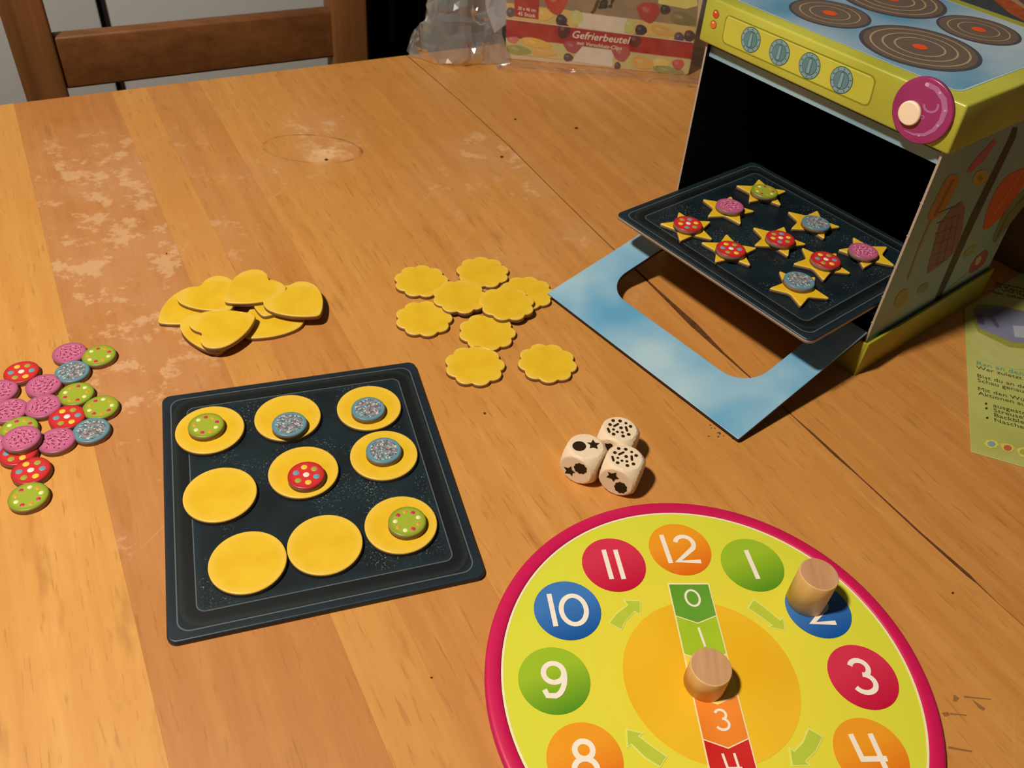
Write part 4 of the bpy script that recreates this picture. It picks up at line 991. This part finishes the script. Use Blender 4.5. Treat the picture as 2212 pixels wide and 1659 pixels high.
def btext(s, px0, py0, px1, py1, hpx, mat, shear=.2, parent=ca, bold=.012):
    cu = bpy.data.curves.new('t', 'FONT'); cu.body = s; cu.size = 1; cu.shear = shear; cu.offset = bold; cu.resolution_u = 2
    to = bpy.data.objects.new('t', cu); me = bpy.data.meshes.new_from_object(to); bpy.data.objects.remove(to)
    xs = [v.co.x for v in me.vertices]; w_ = max(xs)
    A0 = hit(*k2(px0, py0), BL_, by); A1 = hit(*k2(px1, py1), BL_, by); Ah = hit(*k2(px0, py0-hpx), BL_, by)
    X = (A1-A0)/w_; Y = np.array([0, 0, 1.])*np.linalg.norm(Ah-A0)/.72
    V = [A0+v.co.x*X+v.co.y*Y-by*.0024 for v in me.vertices]
    Fc = [tuple(p.vertices) for p in me.polygons]; bpy.data.meshes.remove(me)
    return add('lettering', V, Fc, mat, parent)
LWH = flat('lettering_white', (244, 230, 216), .5)
btext('Gefrierbeutel', 1150, 262, 1562, 308, 52, LWH)
btext('mit Verschluss-Clips', 1188, 310, 1505, 350, 26, LWH)
btext('30 x 46 cm', 776, 66, 902, 82, 24, LWH, 0); btext('45 Stück', 776, 104, 900, 122, 26, LWH, 0)
btext('ja!', 1300, 62, 1455, 44, 88, flat('lettering_dark', (44, 34, 30), .5), .2, bold=.028)

def crumple(name, fn, A, Bn, amp, seed, parent, mat):
    V = []
    for j in range(Bn+1):
        for i in range(A+1):
            p = np.array(fn(i/A, j/Bn)); q = Vector((p[0]*9+seed, p[1]*9, p[2]*9))
            nz = noise.noise_vector(q)*amp + noise.noise_vector(q*2.7)*amp*.5
            p = p+np.array(nz); p[2] = max(p[2], .003); V.append(p)
    Fc = [(j*(A+1)+i, j*(A+1)+i+1, (j+1)*(A+1)+i+1, (j+1)*(A+1)+i) for j in range(Bn) for i in range(A)]
    return add(name, V, Fc, mat, parent, smooth=False)
bag = empty('plastic_bag', BXf(-.12, .0, 0), 'crumpled clear plastic bag around the freezer bag carton at the table edge', 'bag')
def front_fn(s, t):
    a = -.03+s*(BW+.10); 
    if t < .62: return BXf(a, -.026-.03*(t/.62)**2, .34*(1-t/.62))
    q = (t-.62)/.38; return BXf(a, -.056-.040*q, .004+.02*math.sin(q*3.14)*abs(math.sin(s*9)))
crumple('bag_front', front_fn, 70, 30, .012, 1.7, bag, PLASTIC)
def left_fn(s, t):
    th = math.pi*(.15+.95*s); r = .085+.09*(1-t)**2
    c = BXf(-.085, .03, 0); return c + np.array([r*math.cos(th+.3)*1.0-.02, -r*.8*math.sin(th), 0]) + np.array([0, 0, .36*t])
crumple('bag_side', left_fn, 26, 22, .036, 6.3, bag, PLASTIC2)
pp_ = add('folded_paper', [hit(*q, BXf(0, .05, 0), by) for q in ((1042, -60), (1094, -60), (1094, 52), (1068, 72), (1050, 20))]+[hit(*q, BXf(0, .054, 0), by) for q in ((1042, -60), (1094, -60), (1094, 52), (1068, 72), (1050, 20))],
          [(0, 1, 2, 3, 4), (9, 8, 7, 6, 5), (0, 5, 6, 1), (1, 6, 7, 2), (2, 7, 8, 3), (3, 8, 9, 4), (4, 9, 5, 0)], flat('pale_blue_paper', (176, 184, 200), .7), None)
tag(pp_, 'pale bluish folded paper inside the plastic bag, left of the carton', 'paper')

# ================================================================== printed package behind the oven
pk = empty('food_package', OF(-.1, .75, 0), 'brown and orange printed food package standing behind the toy oven', 'box')
PKM = flat('package_brown', (126, 96, 66), .5, .4, .3, 14); PKO = flat('package_orange', (176, 84, 44), .5, .4, .5, 40); PKG = flat('package_grey', (104, 84, 80), .5)
box('package_body', -.35, .30, .62, .95, 0, .40, PKM, pk, xf=OF, bev=.004)
def pkp(pts): 
    return [at(px_, py_, .4004) for px_, py_ in pts]
decal('orange_print', pkp([(2136, -8), (2160, -14), (2216, 22), (2216, 48), (2180, 28)]), PKO, pk, (0, 0, .0006))
decal('pale_stripe', pkp([(2160, -14), (2176, -16), (2216, 14), (2216, 22)]), flat('package_pale', (180, 140, 112), .5), pk, (0, 0, .0008))
decal('grey_print', pkp([(2176, -16), (2230, -30), (2230, 18), (2216, 14)]), PKG, pk, (0, 0, .0008))

# ------------------------------------------------------------------ to metres
done = set()
for o in COL.objects:
    if o.type in ('CAMERA', 'LIGHT'): continue
    if o.type == 'MESH' and o.data.name not in done:
        done.add(o.data.name); o.data.transform(Matrix.Scale(S, 4))
    o.location = Vector(o.location)*S
